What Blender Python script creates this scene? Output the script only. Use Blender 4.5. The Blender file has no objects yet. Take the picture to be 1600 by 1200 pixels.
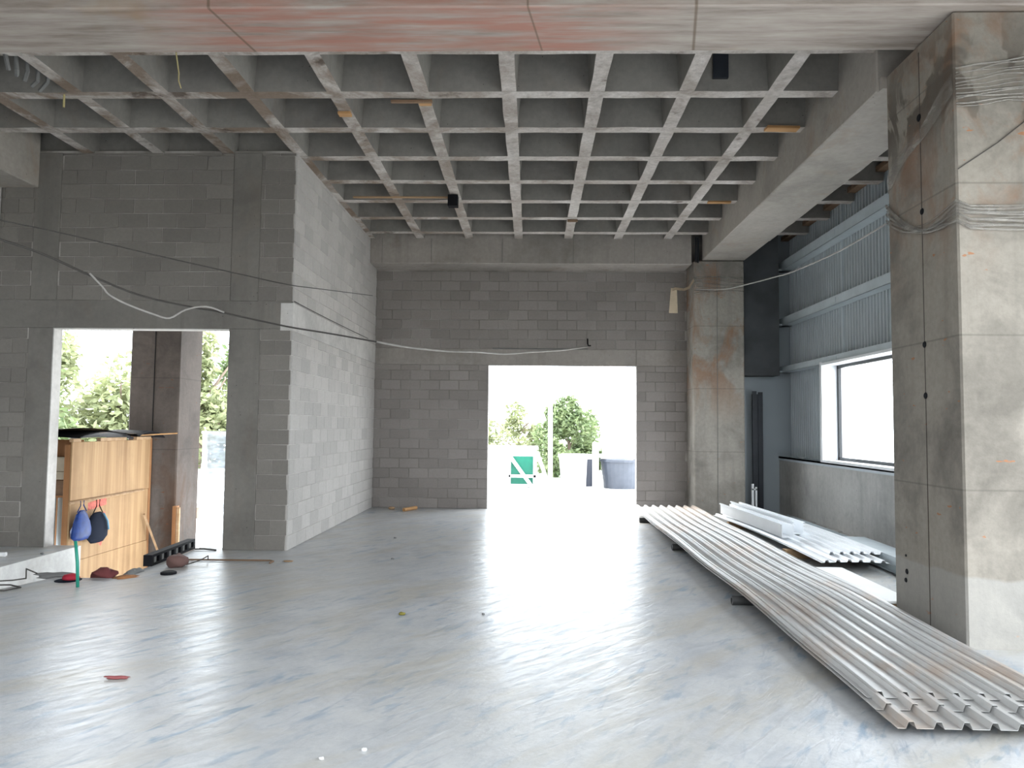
import bpy, math, random
from mathutils import Vector, Matrix, noise
random.seed(7)
SC = bpy.context.scene
COL = SC.collection

# ------------------------------------------------------------------ camera, world, exposure
cam_d = bpy.data.cameras.new('camera')
cam_d.sensor_width = 36.0
cam_d.lens = 1152.7 / 1600 * 36.0
cam_d.clip_start = 0.05
cam_d.clip_end = 400
cam = bpy.data.objects.new('camera', cam_d)
COL.objects.link(cam)
_r = Vector((0.999618, 0.025665, 0.010215)).normalized()
_f = Vector((-0.026198, 0.998088, 0.055981)).normalized()
_u = _r.cross(_f).normalized()
_r = _f.cross(_u).normalized()
cam.matrix_world = Matrix(((_r.x, _u.x, -_f.x, 0.0), (_r.y, _u.y, -_f.y, 0.0), (_r.z, _u.z, -_f.z, 1.69), (0, 0, 0, 1)))
SC.camera = cam

world = bpy.data.worlds.new('overcast_sky')
SC.world = world
world.use_nodes = True
_nt = world.node_tree
_nt.nodes.clear()
_bg = _nt.nodes.new('ShaderNodeBackground')
_bg.inputs[0].default_value = (0.87, 0.94, 1.0, 1)
_bg.inputs[1].default_value = 10.0
_wo = _nt.nodes.new('ShaderNodeOutputWorld')
_nt.links.new(_bg.outputs[0], _wo.inputs[0])

sun_d = bpy.data.lights.new('hazy_sun', 'SUN')
sun_d.energy = 9.0
sun_d.angle = math.radians(28)
sun_d.color = (1.0, 0.97, 0.92)
sun = bpy.data.objects.new('hazy_sun', sun_d)
COL.objects.link(sun)
sun.rotation_euler = Vector((0.55, -0.60, -0.72)).to_track_quat('-Z', 'Y').to_euler()

SC.view_settings.view_transform = 'Standard'
SC.view_settings.look = 'None'
SC.view_settings.gamma = 1.0
SC.view_settings.use_curve_mapping = False
SC.view_settings.exposure = 0.0
SC.cycles.max_bounces = 10
SC.cycles.diffuse_bounces = 7
SC.cycles.glossy_bounces = 4
SC.cycles.transparent_max_bounces = 12
SC.cycles.caustics_reflective = False
SC.cycles.caustics_refractive = False
SC.cycles.use_denoising = True


def portal(loc, rot, sx, sy):
    """sampling guide for the sky seen through one of the building's openings; gives no light of its own"""
    l = bpy.data.lights.new('sky_portal', 'AREA')
    l.shape = 'RECTANGLE'
    l.size = sx
    l.size_y = sy
    l.energy = 1
    l.cycles.is_portal = True
    o = bpy.data.objects.new('sky_portal', l)
    COL.objects.link(o)
    o.location = loc
    o.rotation_euler = rot


HP = math.pi / 2

# ------------------------------------------------------------------ helpers
def link(o, parent=None):
    COL.objects.link(o)
    if parent is not None:
        o.parent = parent
    return o


def tag(o, label=None, cat=None, group=None, kind=None):
    if label: o['label'] = label
    if cat: o['category'] = cat
    if group: o['group'] = group
    if kind: o['kind'] = kind
    return o


def empty(name, loc=(0, 0, 0), rz=0.0, label=None, cat=None, group=None, kind=None):
    o = bpy.data.objects.new(name, None)
    o.empty_display_size = 0.1
    o.location = loc
    o.rotation_euler = (0, 0, rz)
    COL.objects.link(o)
    return tag(o, label, cat, group, kind)


class MB:
    """collects faces and links them as one mesh object"""
    def __init__(self):
        self.v = []
        self.f = []

    def add(self, vs, fs):
        n = len(self.v)
        self.v += [tuple(p) for p in vs]
        self.f += [tuple(i + n for i in f) for f in fs]
        return self

    def box(self, x0, x1, y0, y1, z0, z1, M=None):
        vs = [(x, y, z) for z in (z0, z1) for y in (y0, y1) for x in (x0, x1)]
        if M is not None:
            vs = [M @ Vector(p) for p in vs]
        return self.add(vs, [(0, 2, 3, 1), (4, 5, 7, 6), (0, 1, 5, 4), (2, 6, 7, 3), (0, 4, 6, 2), (1, 3, 7, 5)])

    def cbox(self, x0, x1, y0, y1, z0, z1, c=0.01, M=None):
        """box with chamfered edges"""
        cx, cy, cz = (x0 + x1) / 2, (y0 + y1) / 2, (z0 + z1) / 2
        hx, hy, hz = (x1 - x0) / 2, (y1 - y0) / 2, (z1 - z0) / 2
        vs = []
        idx = {}
        for sx in (-1, 1):
            for sy in (-1, 1):
                for sz in (-1, 1):
                    for a in range(3):
                        h = [hx, hy, hz]
                        s = [sx, sy, sz]
                        p = [s[k] * (h[k] - (0 if k == a else c)) for k in range(3)]
                        idx[(sx, sy, sz, a)] = len(vs)
                        vs.append(Vector((cx + p[0], cy + p[1], cz + p[2])))
        fs = []
        for a in range(3):
            b, d = (a + 1) % 3, (a + 2) % 3
            for s in (-1, 1):
                q = []
                for (sb, sd) in ((-1, -1), (1, -1), (1, 1), (-1, 1)):
                    k = [0, 0, 0]
                    k[a], k[b], k[d] = s, sb, sd
                    q.append(idx[(k[0], k[1], k[2], a)])
                fs.append(tuple(q if s > 0 else q[::-1]))
        for a in range(3):  # edges along axis a
            b, d = (a + 1) % 3, (a + 2) % 3
            for sb in (-1, 1):
                for sd in (-1, 1):
                    def K(sa, w):
                        k = [0, 0, 0]
                        k[a], k[b], k[d] = sa, sb, sd
                        return idx[(k[0], k[1], k[2], w)]
                    q = [K(-1, b), K(1, b), K(1, d), K(-1, d)]
                    fs.append(tuple(q if sb * sd > 0 else q[::-1]))
        for sx in (-1, 1):
            for sy in (-1, 1):
                for sz in (-1, 1):
                    q = [idx[(sx, sy, sz, a)] for a in range(3)]
                    fs.append(tuple(q if sx * sy * sz > 0 else q[::-1]))
        if M is not None:
            vs = [M @ p for p in vs]
        return self.add(vs, fs)

    def tube(self, pts, r, n=6, cap=True):
        pts = [Vector(p) for p in pts]
        rr = r if isinstance(r, (list, tuple)) else [r] * len(pts)
        base = len(self.v)
        up = Vector((0, 0, 1))
        for i, p in enumerate(pts):
            t = (pts[min(i + 1, len(pts) - 1)] - pts[max(i - 1, 0)]).normalized()
            a = t.cross(up)
            if a.length < 0.05:
                a = t.cross(Vector((1, 0, 0)))
            a.normalize()
            b = t.cross(a).normalized()
            for k in range(n):
                w = 2 * math.pi * k / n
                q = p + (a * math.cos(w) + b * math.sin(w)) * rr[i]
                self.v.append(tuple(q))
        for i in range(len(pts) - 1):
            for k in range(n):
                a0 = base + i * n + k
                a1 = base + i * n + (k + 1) % n
                self.f.append((a0, a0 + n, a1 + n, a1))
        if cap:
            self.f.append(tuple(base + k for k in range(n)))
            e = base + (len(pts) - 1) * n
            self.f.append(tuple(e + k for k in reversed(range(n))))
        return self

    def lathe(self, prof, c=(0, 0, 0), n=16, M=None):
        base = len(self.v)
        c = Vector(c)
        for (r, z) in prof:
            for k in range(n):
                w = 2 * math.pi * k / n
                p = Vector((r * math.cos(w), r * math.sin(w), z))
                if M is not None:
                    p = M @ p
                self.v.append(tuple(p + c))
        for i in range(len(prof) - 1):
            for k in range(n):
                a = base + i * n + k
                b = base + i * n + (k + 1) % n
                self.f.append((a, b, b + n, a + n))
        return self

    def prism(self, poly, axis, a0, a1):
        """poly of (u,v) extruded along axis 0/1/2"""
        n = len(poly)
        def P(u, v, w):
            return {0: (w, u, v), 1: (u, w, v), 2: (u, v, w)}[axis]
        vs = [P(u, v, a0) for u, v in poly] + [P(u, v, a1) for u, v in poly]
        fs = [tuple(range(n)), tuple(reversed(range(n, 2 * n)))]
        fs += [(i, i + n, (i + 1) % n + n, (i + 1) % n) for i in range(n)]
        return self.add(vs, fs)

    def mesh(self, name, mat, smooth=False, fix=True):
        me = bpy.data.meshes.new(name)
        me.from_pydata(self.v, [], self.f)
        me.update()
        if fix:
            import bmesh
            bm = bmesh.new()
            bm.from_mesh(me)
            bmesh.ops.recalc_face_normals(bm, faces=bm.faces)
            bm.to_mesh(me)
            bm.free()
        if smooth:
            me.shade_smooth()
        if mat is not None:
            me.materials.append(mat)
        return me

    def build(self, name, mat, parent=None, smooth=False, fix=True):
        return link(bpy.data.objects.new(name, self.mesh(name, mat, smooth, fix)), parent)


# ------------------------------------------------------------------ materials
class NT:
    def __init__(self, name):
        self.m = bpy.data.materials.new(name)
        self.m.use_nodes = True
        self.t = self.m.node_tree
        self.t.nodes.clear()
        self.out = self.t.nodes.new('ShaderNodeOutputMaterial')

    def n(self, kind, **kw):
        x = self.t.nodes.new('ShaderNode' + kind)
        for k, v in kw.items():
            setattr(x, k, v)
        return x

    def L(self, a, b):
        self.t.links.new(a, b)

    def pos(self, scale=(1, 1, 1), obj=False, rot=(0, 0, 0)):
        if obj:
            src = self.n('TexCoord').outputs['Object']
        else:
            src = self.n('NewGeometry').outputs['Position']
        mp = self.n('Mapping')
        mp.inputs['Scale'].default_value = scale
        mp.inputs['Rotation'].default_value = rot
        self.L(src, mp.inputs['Vector'])
        return mp.outputs[0]

    def rpos(self, scale, rz):
        """world position turned first, then stretched: slanting marks"""
        a = self.n('Mapping')
        a.inputs['Rotation'].default_value = (0, 0, rz)
        self.L(self.n('NewGeometry').outputs['Position'], a.inputs['Vector'])
        b = self.n('Mapping')
        b.inputs['Scale'].default_value = scale
        self.L(a.outputs[0], b.inputs['Vector'])
        return b.outputs[0]

    def noise(self, vec, scale, detail=4, rough=0.55, dist=0.0):
        x = self.n('TexNoise')
        x.inputs['Scale'].default_value = scale
        x.inputs['Detail'].default_value = detail
        x.inputs['Roughness'].default_value = rough
        x.inputs['Distortion'].default_value = dist
        self.L(vec, x.inputs['Vector'])
        return x.outputs['Fac']

    def ramp(self, fac, stops):
        x = self.n('ValToRGB')
        cr = x.color_ramp
        while len(cr.elements) < len(stops):
            cr.elements.new(0.5)
        for e, (p, c) in zip(cr.elements, stops):
            e.position = p
            e.color = (*c, 1) if isinstance(c, (tuple, list)) else (c, c, c, 1)
        self.L(fac, x.inputs[0])
        return x.outputs[0]

    def mix(self, fac, a, b, mode='MIX'):
        x = self.n('Mix', data_type='RGBA', blend_type=mode)
        for s, v in ((x.inputs[0], fac), (x.inputs[6], a), (x.inputs[7], b)):
            if isinstance(v, (int, float)):
                s.default_value = v
            elif isinstance(v, tuple):
                s.default_value = (*v, 1)
            else:
                self.L(v, s)
        return x.outputs[2]

    def math(self, op, a, b=0.0, clamp=False):
        x = self.n('Math', operation=op, use_clamp=clamp)
        for s, v in ((x.inputs[0], a), (x.inputs[1], b)):
            if isinstance(v, (int, float)):
                s.default_value = v
            else:
                self.L(v, s)
        return x.outputs[0]

    def sep(self, vec):
        x = self.n('SeparateXYZ')
        self.L(vec, x.inputs[0])
        return x.outputs

    def band(self, v, a, b, soft):
        """1 between a and b"""
        x = self.n('MapRange')
        x.inputs[1].default_value = a - soft
        x.inputs[2].default_value = a + soft
        self.L(v, x.inputs[0])
        y = self.n('MapRange')
        y.inputs[1].default_value = b - soft
        y.inputs[2].default_value = b + soft
        y.inputs[3].default_value = 1
        y.inputs[4].default_value = 0
        self.L(v, y.inputs[0])
        return self.math('MULTIPLY', x.outputs[0], y.outputs[0])

    def fin(self, col, rough=0.85, bump=None, bstr=0.2, bdist=0.01, metal=0.0, spec=0.5, trans=None):
        b = self.n('BsdfPrincipled')
        if isinstance(col, tuple):
            b.inputs['Base Color'].default_value = (*col, 1)
        else:
            self.L(col, b.inputs['Base Color'])
        if isinstance(rough, (int, float)):
            b.inputs['Roughness'].default_value = rough
        else:
            self.L(rough, b.inputs['Roughness'])
        b.inputs['Metallic'].default_value = metal
        b.inputs['Specular IOR Level'].default_value = spec
        if bump is not None:
            bp = self.n('Bump')
            bp.inputs['Strength'].default_value = bstr
            bp.inputs['Distance'].default_value = bdist
            self.L(bump, bp.inputs['Height'])
            self.L(bp.outputs[0], b.inputs['Normal'])
        self.L(b.outputs[0], self.out.inputs[0])
        return self.m


def simple(name, col, rough=0.7, metal=0.0, var=0.12, scale=6.0, spec=0.5):
    t = NT(name)
    v = t.pos()
    n = t.noise(v, scale, 4)
    lo = tuple(c * (1 - var) for c in col)
    hi = tuple(min(1, c * (1 + var)) for c in col)
    c = t.ramp(n, [(0.3, lo), (0.7, hi)])
    return t.fin(c, rough, n, 0.1, 0.004, metal, spec)


def concrete(name, col, stain=(0.2, 0.15, 0.11), stain_amt=0.5, dark=0.7, streak=True, grain=(1, 1, 1)):
    t = NT(name)
    v = t.pos(grain)
    big = t.noise(v, 0.9, 5, 0.6, 0.4)
    fine = t.noise(v, 14, 6, 0.65)
    base = t.ramp(big, [(0.28, tuple(c * dark for c in col)), (0.5, col), (0.75, tuple(min(1, c * 1.15) for c in col))])
    base = t.mix(0.35, base, t.ramp(fine, [(0.3, 0.55), (0.7, 1.0)]), 'MULTIPLY')
    if streak:
        sv = t.pos((3.5 * grain[0], 3.5 * grain[1], 0.25))
        st = t.noise(sv, 1.6, 5, 0.6)
        base = t.mix(t.ramp(st, [(0.52, 0.0), (0.75, 0.55)]), base, tuple(c * 0.62 for c in col))
    s2 = t.noise(t.pos((1, 1, 0.6)), 1.7, 6, 0.65, 0.8)
    base = t.mix(t.ramp(s2, [(0.55, 0.0), (0.72, stain_amt)]), base, stain)
    # small pores
    vo = t.n('TexVoronoi')
    vo.inputs['Scale'].default_value = 11
    t.L(v, vo.inputs['Vector'])
    pore = t.ramp(vo.outputs['Distance'], [(0.05, 0.35), (0.09, 1.0)])
    pm = t.ramp(t.noise(v, 2.3, 2), [(0.55, 0.0), (0.6, 1.0)])
    base = t.mix(pm, base, t.mix(1.0, base, pore, 'MULTIPLY'))
    return t.fin(base, 0.88, fine, 0.35, 0.01, spec=0.3)


M = {}
M['concrete'] = concrete('cast_concrete', (0.37, 0.335, 0.305))
M['concrete_dark'] = concrete('dark_cast_concrete', (0.21, 0.205, 0.19), stain_amt=0.25)
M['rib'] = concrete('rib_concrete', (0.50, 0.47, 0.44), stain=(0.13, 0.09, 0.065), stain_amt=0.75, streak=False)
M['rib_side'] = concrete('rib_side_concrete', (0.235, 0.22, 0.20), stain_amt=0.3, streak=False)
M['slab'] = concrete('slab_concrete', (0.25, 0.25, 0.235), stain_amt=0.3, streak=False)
M['tie'] = concrete('tie_concrete', (0.34, 0.31, 0.285), stain_amt=0.2)
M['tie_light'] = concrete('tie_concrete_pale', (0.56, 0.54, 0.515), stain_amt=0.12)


def block_mat(name, col):
    t = NT(name)
    oi = t.n('ObjectInfo')
    v = t.pos()
    fine = t.noise(v, 26, 5, 0.7)
    pit = t.noise(v, 90, 2, 0.5)
    mid = t.noise(v, 0.8, 4)
    c = t.ramp(oi.outputs['Random'], [(0.0, tuple(k * 0.9 for k in col)), (0.5, col), (1.0, tuple(k * 1.09 for k in col))])
    c = t.mix(0.4, c, t.ramp(fine, [(0.3, 0.7), (0.7, 1.0)]), 'MULTIPLY')
    c = t.mix(0.5, c, t.ramp(mid, [(0.3, 0.75), (0.7, 1.0)]), 'MULTIPLY')
    return t.fin(c, 0.95, pit, 0.4, 0.006, spec=0.15)


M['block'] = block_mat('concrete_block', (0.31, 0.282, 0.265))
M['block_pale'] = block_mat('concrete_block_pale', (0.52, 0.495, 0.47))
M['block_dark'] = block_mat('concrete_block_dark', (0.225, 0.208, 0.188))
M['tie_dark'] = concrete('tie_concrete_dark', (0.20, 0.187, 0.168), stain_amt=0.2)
t = NT('mortar')
v = t.pos()
M['mortar'] = t.fin(t.ramp(t.noise(v, 1.1, 5, 0.6), [(0.42, (0.24, 0.22, 0.20)), (0.62, (0.45, 0.42, 0.39))]), 0.95, t.noise(v, 40, 3), 0.4, 0.006, spec=0.1)

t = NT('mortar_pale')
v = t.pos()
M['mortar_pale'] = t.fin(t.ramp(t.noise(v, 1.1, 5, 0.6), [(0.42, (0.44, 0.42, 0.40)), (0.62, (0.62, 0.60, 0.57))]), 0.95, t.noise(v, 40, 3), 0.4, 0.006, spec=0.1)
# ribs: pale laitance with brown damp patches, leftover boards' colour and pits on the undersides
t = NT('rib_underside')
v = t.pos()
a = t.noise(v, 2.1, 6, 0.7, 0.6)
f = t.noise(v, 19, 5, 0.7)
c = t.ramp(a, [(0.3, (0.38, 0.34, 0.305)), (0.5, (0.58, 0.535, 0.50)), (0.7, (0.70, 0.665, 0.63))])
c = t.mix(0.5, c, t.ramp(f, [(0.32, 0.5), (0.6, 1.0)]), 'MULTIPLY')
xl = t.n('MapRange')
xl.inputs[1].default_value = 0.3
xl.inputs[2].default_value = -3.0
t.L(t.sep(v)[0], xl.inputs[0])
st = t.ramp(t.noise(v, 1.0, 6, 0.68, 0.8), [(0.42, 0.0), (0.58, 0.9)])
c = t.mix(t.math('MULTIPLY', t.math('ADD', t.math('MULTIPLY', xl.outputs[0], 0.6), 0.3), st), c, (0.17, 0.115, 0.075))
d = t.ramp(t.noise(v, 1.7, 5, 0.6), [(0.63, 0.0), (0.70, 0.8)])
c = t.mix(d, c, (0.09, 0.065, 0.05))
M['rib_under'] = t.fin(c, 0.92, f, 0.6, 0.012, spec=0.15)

# the near beam: board-marked, with a reddish stain left by the plywood
t = NT('beam_soffit_concrete')
v = t.pos((0.35, 3.0, 3.0))
g = t.noise(v, 3.2, 6, 0.65)
c = t.ramp(g, [(0.3, (0.23, 0.19, 0.16)), (0.5, (0.36, 0.31, 0.275)), (0.72, (0.46, 0.415, 0.37))])
xyz = t.sep(t.pos())
pinkzone = t.band(xyz[0], -3.1, 0.75, 0.5)
pv = t.noise(t.pos((0.5, 5.0, 3.0)), 2.0, 5, 0.6, 0.3)
c = t.mix(t.math('MULTIPLY', pinkzone, t.ramp(pv, [(0.36, 0.0), (0.62, 0.85)])), c, (0.40, 0.18, 0.135))
rustv = t.ramp(t.noise(t.pos((1, 1, 1)), 1.3, 5), [(0.6, 0.0), (0.75, 0.5)])
c = t.mix(rustv, c, (0.36, 0.24, 0.13))
for x0_, w_ in ((-2.62, 0.012), (1.36, 0.012), (0.0, 0.008)):
    sl = t.math('ADD', xyz[0], t.math('MULTIPLY', xyz[1], -0.18))
    c = t.mix(t.math('MULTIPLY', t.band(sl, x0_ - 1.1 - w_, x0_ - 1.1 + w_, 0.006), 0.7), c, (0.14, 0.10, 0.07))
M['beam_near'] = t.fin(c, 0.8, g, 0.3, 0.008, spec=0.3)

# long side beam: pale grey warm
M['beam_side'] = concrete('side_beam_concrete', (0.41, 0.375, 0.335), stain=(0.36, 0.27, 0.19), stain_amt=0.5, dark=0.72, streak=False)

# stained front pillar
def pillar_mat(name, col, rust_at, dark_zone, pale_foot):
    t = NT(name)
    v = t.pos()
    xyz = t.sep(v)
    big = t.noise(v, 1.1, 6, 0.62, 0.5)
    fine = t.noise(v, 16, 6, 0.7)
    base = t.ramp(big, [(0.32, tuple(c * 0.58 for c in col)), (0.52, col), (0.72, tuple(c * 1.15 for c in col))])
    base = t.mix(0.5, base, t.ramp(fine, [(0.3, 0.6), (0.7, 1.0)]), 'MULTIPLY')
    st = t.noise(t.pos((5, 5, 0.3)), 1.5, 5, 0.6)
    base = t.mix(t.ramp(st, [(0.5, 0.0), (0.72, 0.4)]), base, tuple(c * 0.55 for c in col))
    rn = t.noise(t.pos((1.2, 1.2, 0.7)), 1.5, 6, 0.65, 0.8)
    rz = t.band(xyz[2], rust_at[0], rust_at[1], 0.6)
    base = t.mix(t.math('MULTIPLY', rz, t.ramp(rn, [(0.46, 0.0), (0.62, 0.75)])), base, tuple(min(1, q * sum(col) * 1.1) for q in (0.25, 0.13, 0.07)))
    if dark_zone:
        dn = t.noise(t.pos((1.0, 1.0, 0.8), rot=(0.5, 0, 0)), 1.5, 4, 0.5, 1.1)
        dz = t.band(xyz[2], dark_zone[0], dark_zone[1], 0.25)
        base = t.mix(t.math('MULTIPLY', dz, t.ramp(dn, [(0.50, 0.0), (0.53, 0.85)])), base, (0.09, 0.075, 0.06))
    specks = t.ramp(t.noise(t.pos((6, 6, 16)), 1.0, 3, 0.5), [(0.70, 0.0), (0.73, 0.8)])
    base = t.mix(specks, base, tuple(q * min(1, sum(col) * 1.1) for q in (0.38, 0.16, 0.07)))
    if pale_foot:
        wob = t.math('ADD', xyz[2], t.math('MULTIPLY', t.noise(v, 2.0, 3), 0.16))
        fz = t.band(wob, -1.0, pale_foot, 0.012)
        base = t.mix(t.math('MULTIPLY', fz, 0.35), base, (0.40, 0.40, 0.39))
    for zz in (1.22, 2.44, 3.66, 4.62):
        base = t.mix(t.math('MULTIPLY', t.band(xyz[2], zz - 0.006, zz + 0.006, 0.006), 0.55), base, tuple(c * 0.35 for c in col))
    return t.fin(base, 0.86, fine, 0.4, 0.01, spec=0.3)


M['pillar_near'] = pillar_mat('near_pillar_concrete', (0.305, 0.275, 0.235), (3.4, 5.3), (4.2, 4.85), 0.62)
M['pillar_far'] = pillar_mat('far_pillar_concrete', (0.38, 0.35, 0.31), (2.3, 5.0), None, None)
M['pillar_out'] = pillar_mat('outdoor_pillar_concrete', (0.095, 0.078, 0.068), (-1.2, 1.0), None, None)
M['low_wall'] = concrete('low_wall_concrete', (0.50, 0.49, 0.47), stain=(0.2, 0.19, 0.18), stain_amt=0.5)

# floor: pale, slightly blue trowelled concrete, satin, with blue and ochre scuffs
t = NT('floor_concrete')
v = t.pos()
big = t.noise(v, 0.35, 5, 0.6, 0.3)
mid = t.noise(v, 2.6, 7, 0.7, 0.4)
fine = t.noise(v, 22, 5, 0.7)
c = t.ramp(mid, [(0.3, (0.37, 0.385, 0.41)), (0.5, (0.48, 0.487, 0.50)), (0.72, (0.545, 0.545, 0.54))])
c = t.mix(t.ramp(big, [(0.42, 0.0), (0.65, 0.6)]), c, (0.45, 0.44, 0.41))
c = t.mix(0.4, c, t.ramp(fine, [(0.3, 0.7), (0.7, 1.0)]), 'MULTIPLY')
gate = t.ramp(t.noise(v, 0.55, 3), [(0.38, 0.15), (0.6, 1.0)])
for (sc_, rz_, th, amt, colr) in (((1.3, 4.5, 1), -1.05, 0.565, 0.75, (0.17, 0.25, 0.34)), ((2.2, 9.0, 1), -0.75, 0.59, 0.7, (0.20, 0.27, 0.33)),
                                  ((0.9, 6.5, 1), -1.25, 0.60, 0.65, (0.22, 0.25, 0.30))):
    sn = t.noise(t.rpos(sc_, rz_), 1.9, 4, 0.55, 0.15)
    c = t.mix(t.math('MULTIPLY', t.ramp(sn, [(th, 0.0), (th + 0.09, amt)]), gate), c, colr)
s3 = t.noise(t.rpos((0.5, 1.6, 1), -0.8), 1.3, 6, 0.65, 0.5)
c = t.mix(t.ramp(s3, [(0.47, 0.0), (0.66, 0.6)]), c, (0.40, 0.36, 0.29))
streak = t.noise(t.rpos((2.0, 8.0, 1.0), -0.85), 1.6, 4, 0.6, 0.6)
rg = t.ramp(streak, [(0.42, 0.30), (0.62, 0.40)])
hgt = t.math('ADD', t.math('MULTIPLY', streak, 1.3), t.math('MULTIPLY', fine, 0.25))
M['floor'] = t.fin(c, rg, hgt, 0.3, 0.012, spec=0.45)

M['ground'] = simple('outdoor_ground', (0.62, 0.61, 0.58), 0.9, var=0.1, scale=1.5)
M['pit'] = concrete('pit_concrete', (0.46, 0.455, 0.44), stain_amt=0.15)


def wood(name, lo, hi, vert=2, sc=9.0, stain=None):
    t = NT(name)
    s = [1, 1, 1]
    s = [sc, sc, sc]
    s[vert] = 0.35
    v = t.pos(tuple(s))
    g = t.noise(v, 1.0, 6, 0.6, 0.2)
    c = t.ramp(g, [(0.3, lo), (0.5, tuple((a + b) / 2 for a, b in zip(lo, hi))), (0.7, hi)])
    blot = t.noise(t.pos(), 1.4, 5, 0.6)
    c = t.mix(t.ramp(blot, [(0.5, 0.0), (0.75, 0.4)]), c, tuple(a * 0.6 for a in lo))
    return t.fin(c, 0.75, g, 0.2, 0.004, spec=0.3)


M['plywood'] = wood('plywood', (0.23, 0.13, 0.06), (0.40, 0.26, 0.135))
M['plywood_edge'] = wood('dark_plywood', (0.22, 0.10, 0.04), (0.36, 0.18, 0.08))
M['timber'] = wood('timber', (0.27, 0.165, 0.085), (0.44, 0.30, 0.18), 0)
M['timber_dark'] = wood('weathered_timber', (0.13, 0.08, 0.05), (0.25, 0.16, 0.10), 0)
M['scrap'] = wood('scrap_timber', (0.38, 0.20, 0.08), (0.55, 0.32, 0.15), 0)
M['steel_sheet'] = None
t = NT('galvanised_sheet')
v = t.pos((3.0, 0.5, 1.0))
n1 = t.noise(v, 1.3, 5, 0.6, 0.3)
n2 = t.noise(t.pos((1, 0.7, 1)), 1.6, 6, 0.65, 0.5)
c = t.ramp(n1, [(0.3, (0.40, 0.40, 0.395)), (0.7, (0.54, 0.53, 0.52))])
c = t.mix(t.ramp(n2, [(0.48, 0.0), (0.66, 0.75)]), c, (0.50, 0.40, 0.33))
n3 = t.noise(t.pos((5, 1.0, 1)), 2.0, 4)
c = t.mix(t.ramp(n3, [(0.62, 0.0), (0.74, 0.6)]), c, (0.30, 0.22, 0.17))
M['sheet'] = t.fin(c, 0.42, n2, 0.1, 0.004, metal=0.35, spec=0.5)
M['white_metal'] = simple('white_painted_metal', (0.82, 0.84, 0.86), 0.35, 0.0, 0.06, 2)
M['cladding'] = simple('blue_grey_cladding', (0.46, 0.505, 0.525), 0.45, 0.0, 0.08, 1.5)
M['girt'] = simple('grey_steel_rail', (0.50, 0.56, 0.59), 0.45, 0.0, 0.08, 3)
M['panel_grey'] = simple('smooth_grey_panel', (0.36, 0.40, 0.43), 0.5, 0.1, 0.05, 1)
M['dark_steel'] = simple('dark_steel', (0.018, 0.022, 0.030), 0.5, 0.0, 0.2, 5)
M['dark_wall'] = simple('dark_concrete_post', (0.075, 0.08, 0.085), 0.85, 0.0, 0.25, 2)
M['black'] = simple('black_plastic', (0.009, 0.009, 0.011), 0.75, spec=0.12)
M['frame_black'] = simple('black_window_frame', (0.015, 0.018, 0.022), 0.4)
M['white_board'] = simple('white_board', (0.88, 0.88, 0.87), 0.6, 0, 0.04, 2)
M['rubber'] = simple('dark_tube', (0.05, 0.05, 0.05), 0.6)
M['cable_dark'] = simple('dark_cable', (0.05, 0.045, 0.04), 0.6)
M['cable_pale'] = simple('pale_cable', (0.36, 0.34, 0.32), 0.6)
M['green'] = simple('green_plastic', (0.02, 0.27, 0.19), 0.45)
M['teal'] = simple('teal_tarpaulin', (0.0, 0.13, 0.085), 0.5)
M['red'] = simple('red_cloth', (0.35, 0.012, 0.03), 0.8)
M['maroon'] = simple('maroon_cloth', (0.13, 0.03, 0.03), 0.9)
M['brown'] = simple('brown_cloth', (0.13, 0.07, 0.06), 0.85)
M['rust_leaf'] = simple('rust_brown', (0.30, 0.13, 0.05), 0.9)
M['blue'] = simple('blue_plastic_bag', (0.008, 0.03, 0.14), 0.5, var=0.3, scale=12, spec=0.25)
M['navy'] = simple('navy_bag', (0.008, 0.011, 0.02), 0.85, spec=0.1)
M['light_blue'] = simple('light_blue_trim', (0.10, 0.22, 0.32), 0.6)
M['red_paint'] = simple('red_spray_paint', (0.45, 0.10, 0.07), 0.8, var=0.35, scale=30)
M['beige'] = simple('beige_board', (0.42, 0.38, 0.30), 0.8)
M['cloth_strap'] = simple('beige_strap', (0.58, 0.47, 0.34), 0.85)
M['pole_white'] = simple('white_pole', (0.75, 0.75, 0.73), 0.6)
M['tank'] = simple('white_tank_plastic', (0.75, 0.76, 0.78), 0.5, var=0.05)
M['tank_dark'] = simple('slate_blue_plastic', (0.012, 0.015, 0.028), 0.5)
M['tank_mid'] = simple('grey_blue_plastic', (0.075, 0.085, 0.11), 0.5)
M['grime'] = simple('grey_rag', (0.16, 0.16, 0.155), 0.9)
M['white'] = simple('white_plastic', (0.8, 0.8, 0.8), 0.5)
M['yellow'] = simple('yellow_string', (0.45, 0.38, 0.18), 0.7)
M['debris_red'] = simple('faded_red', (0.28, 0.08, 0.08), 0.8)
M['debris_olive'] = simple('olive_leaf', (0.20, 0.17, 0.03), 0.8)

# clear thin plastic film
def film(name, col, alpha):
    t = NT(name)
    tr = t.n('BsdfTransparent')
    b = t.n('BsdfPrincipled')
    b.inputs['Base Color'].default_value = (*col, 1)
    b.inputs['Roughness'].default_value = 0.25
    mx = t.n('MixShader')
    n = t.noise(t.pos((1, 1, 3)), 4.0, 4)
    t.L(t.ramp(n, [(0.35, max(0, alpha - 0.25)), (0.65, min(1, alpha + 0.25))]), mx.inputs[0])
    t.L(tr.outputs[0], mx.inputs[1])
    t.L(b.outputs[0], mx.inputs[2])
    t.L(mx.outputs[0], t.out.inputs[0])
    return t.m


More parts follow.
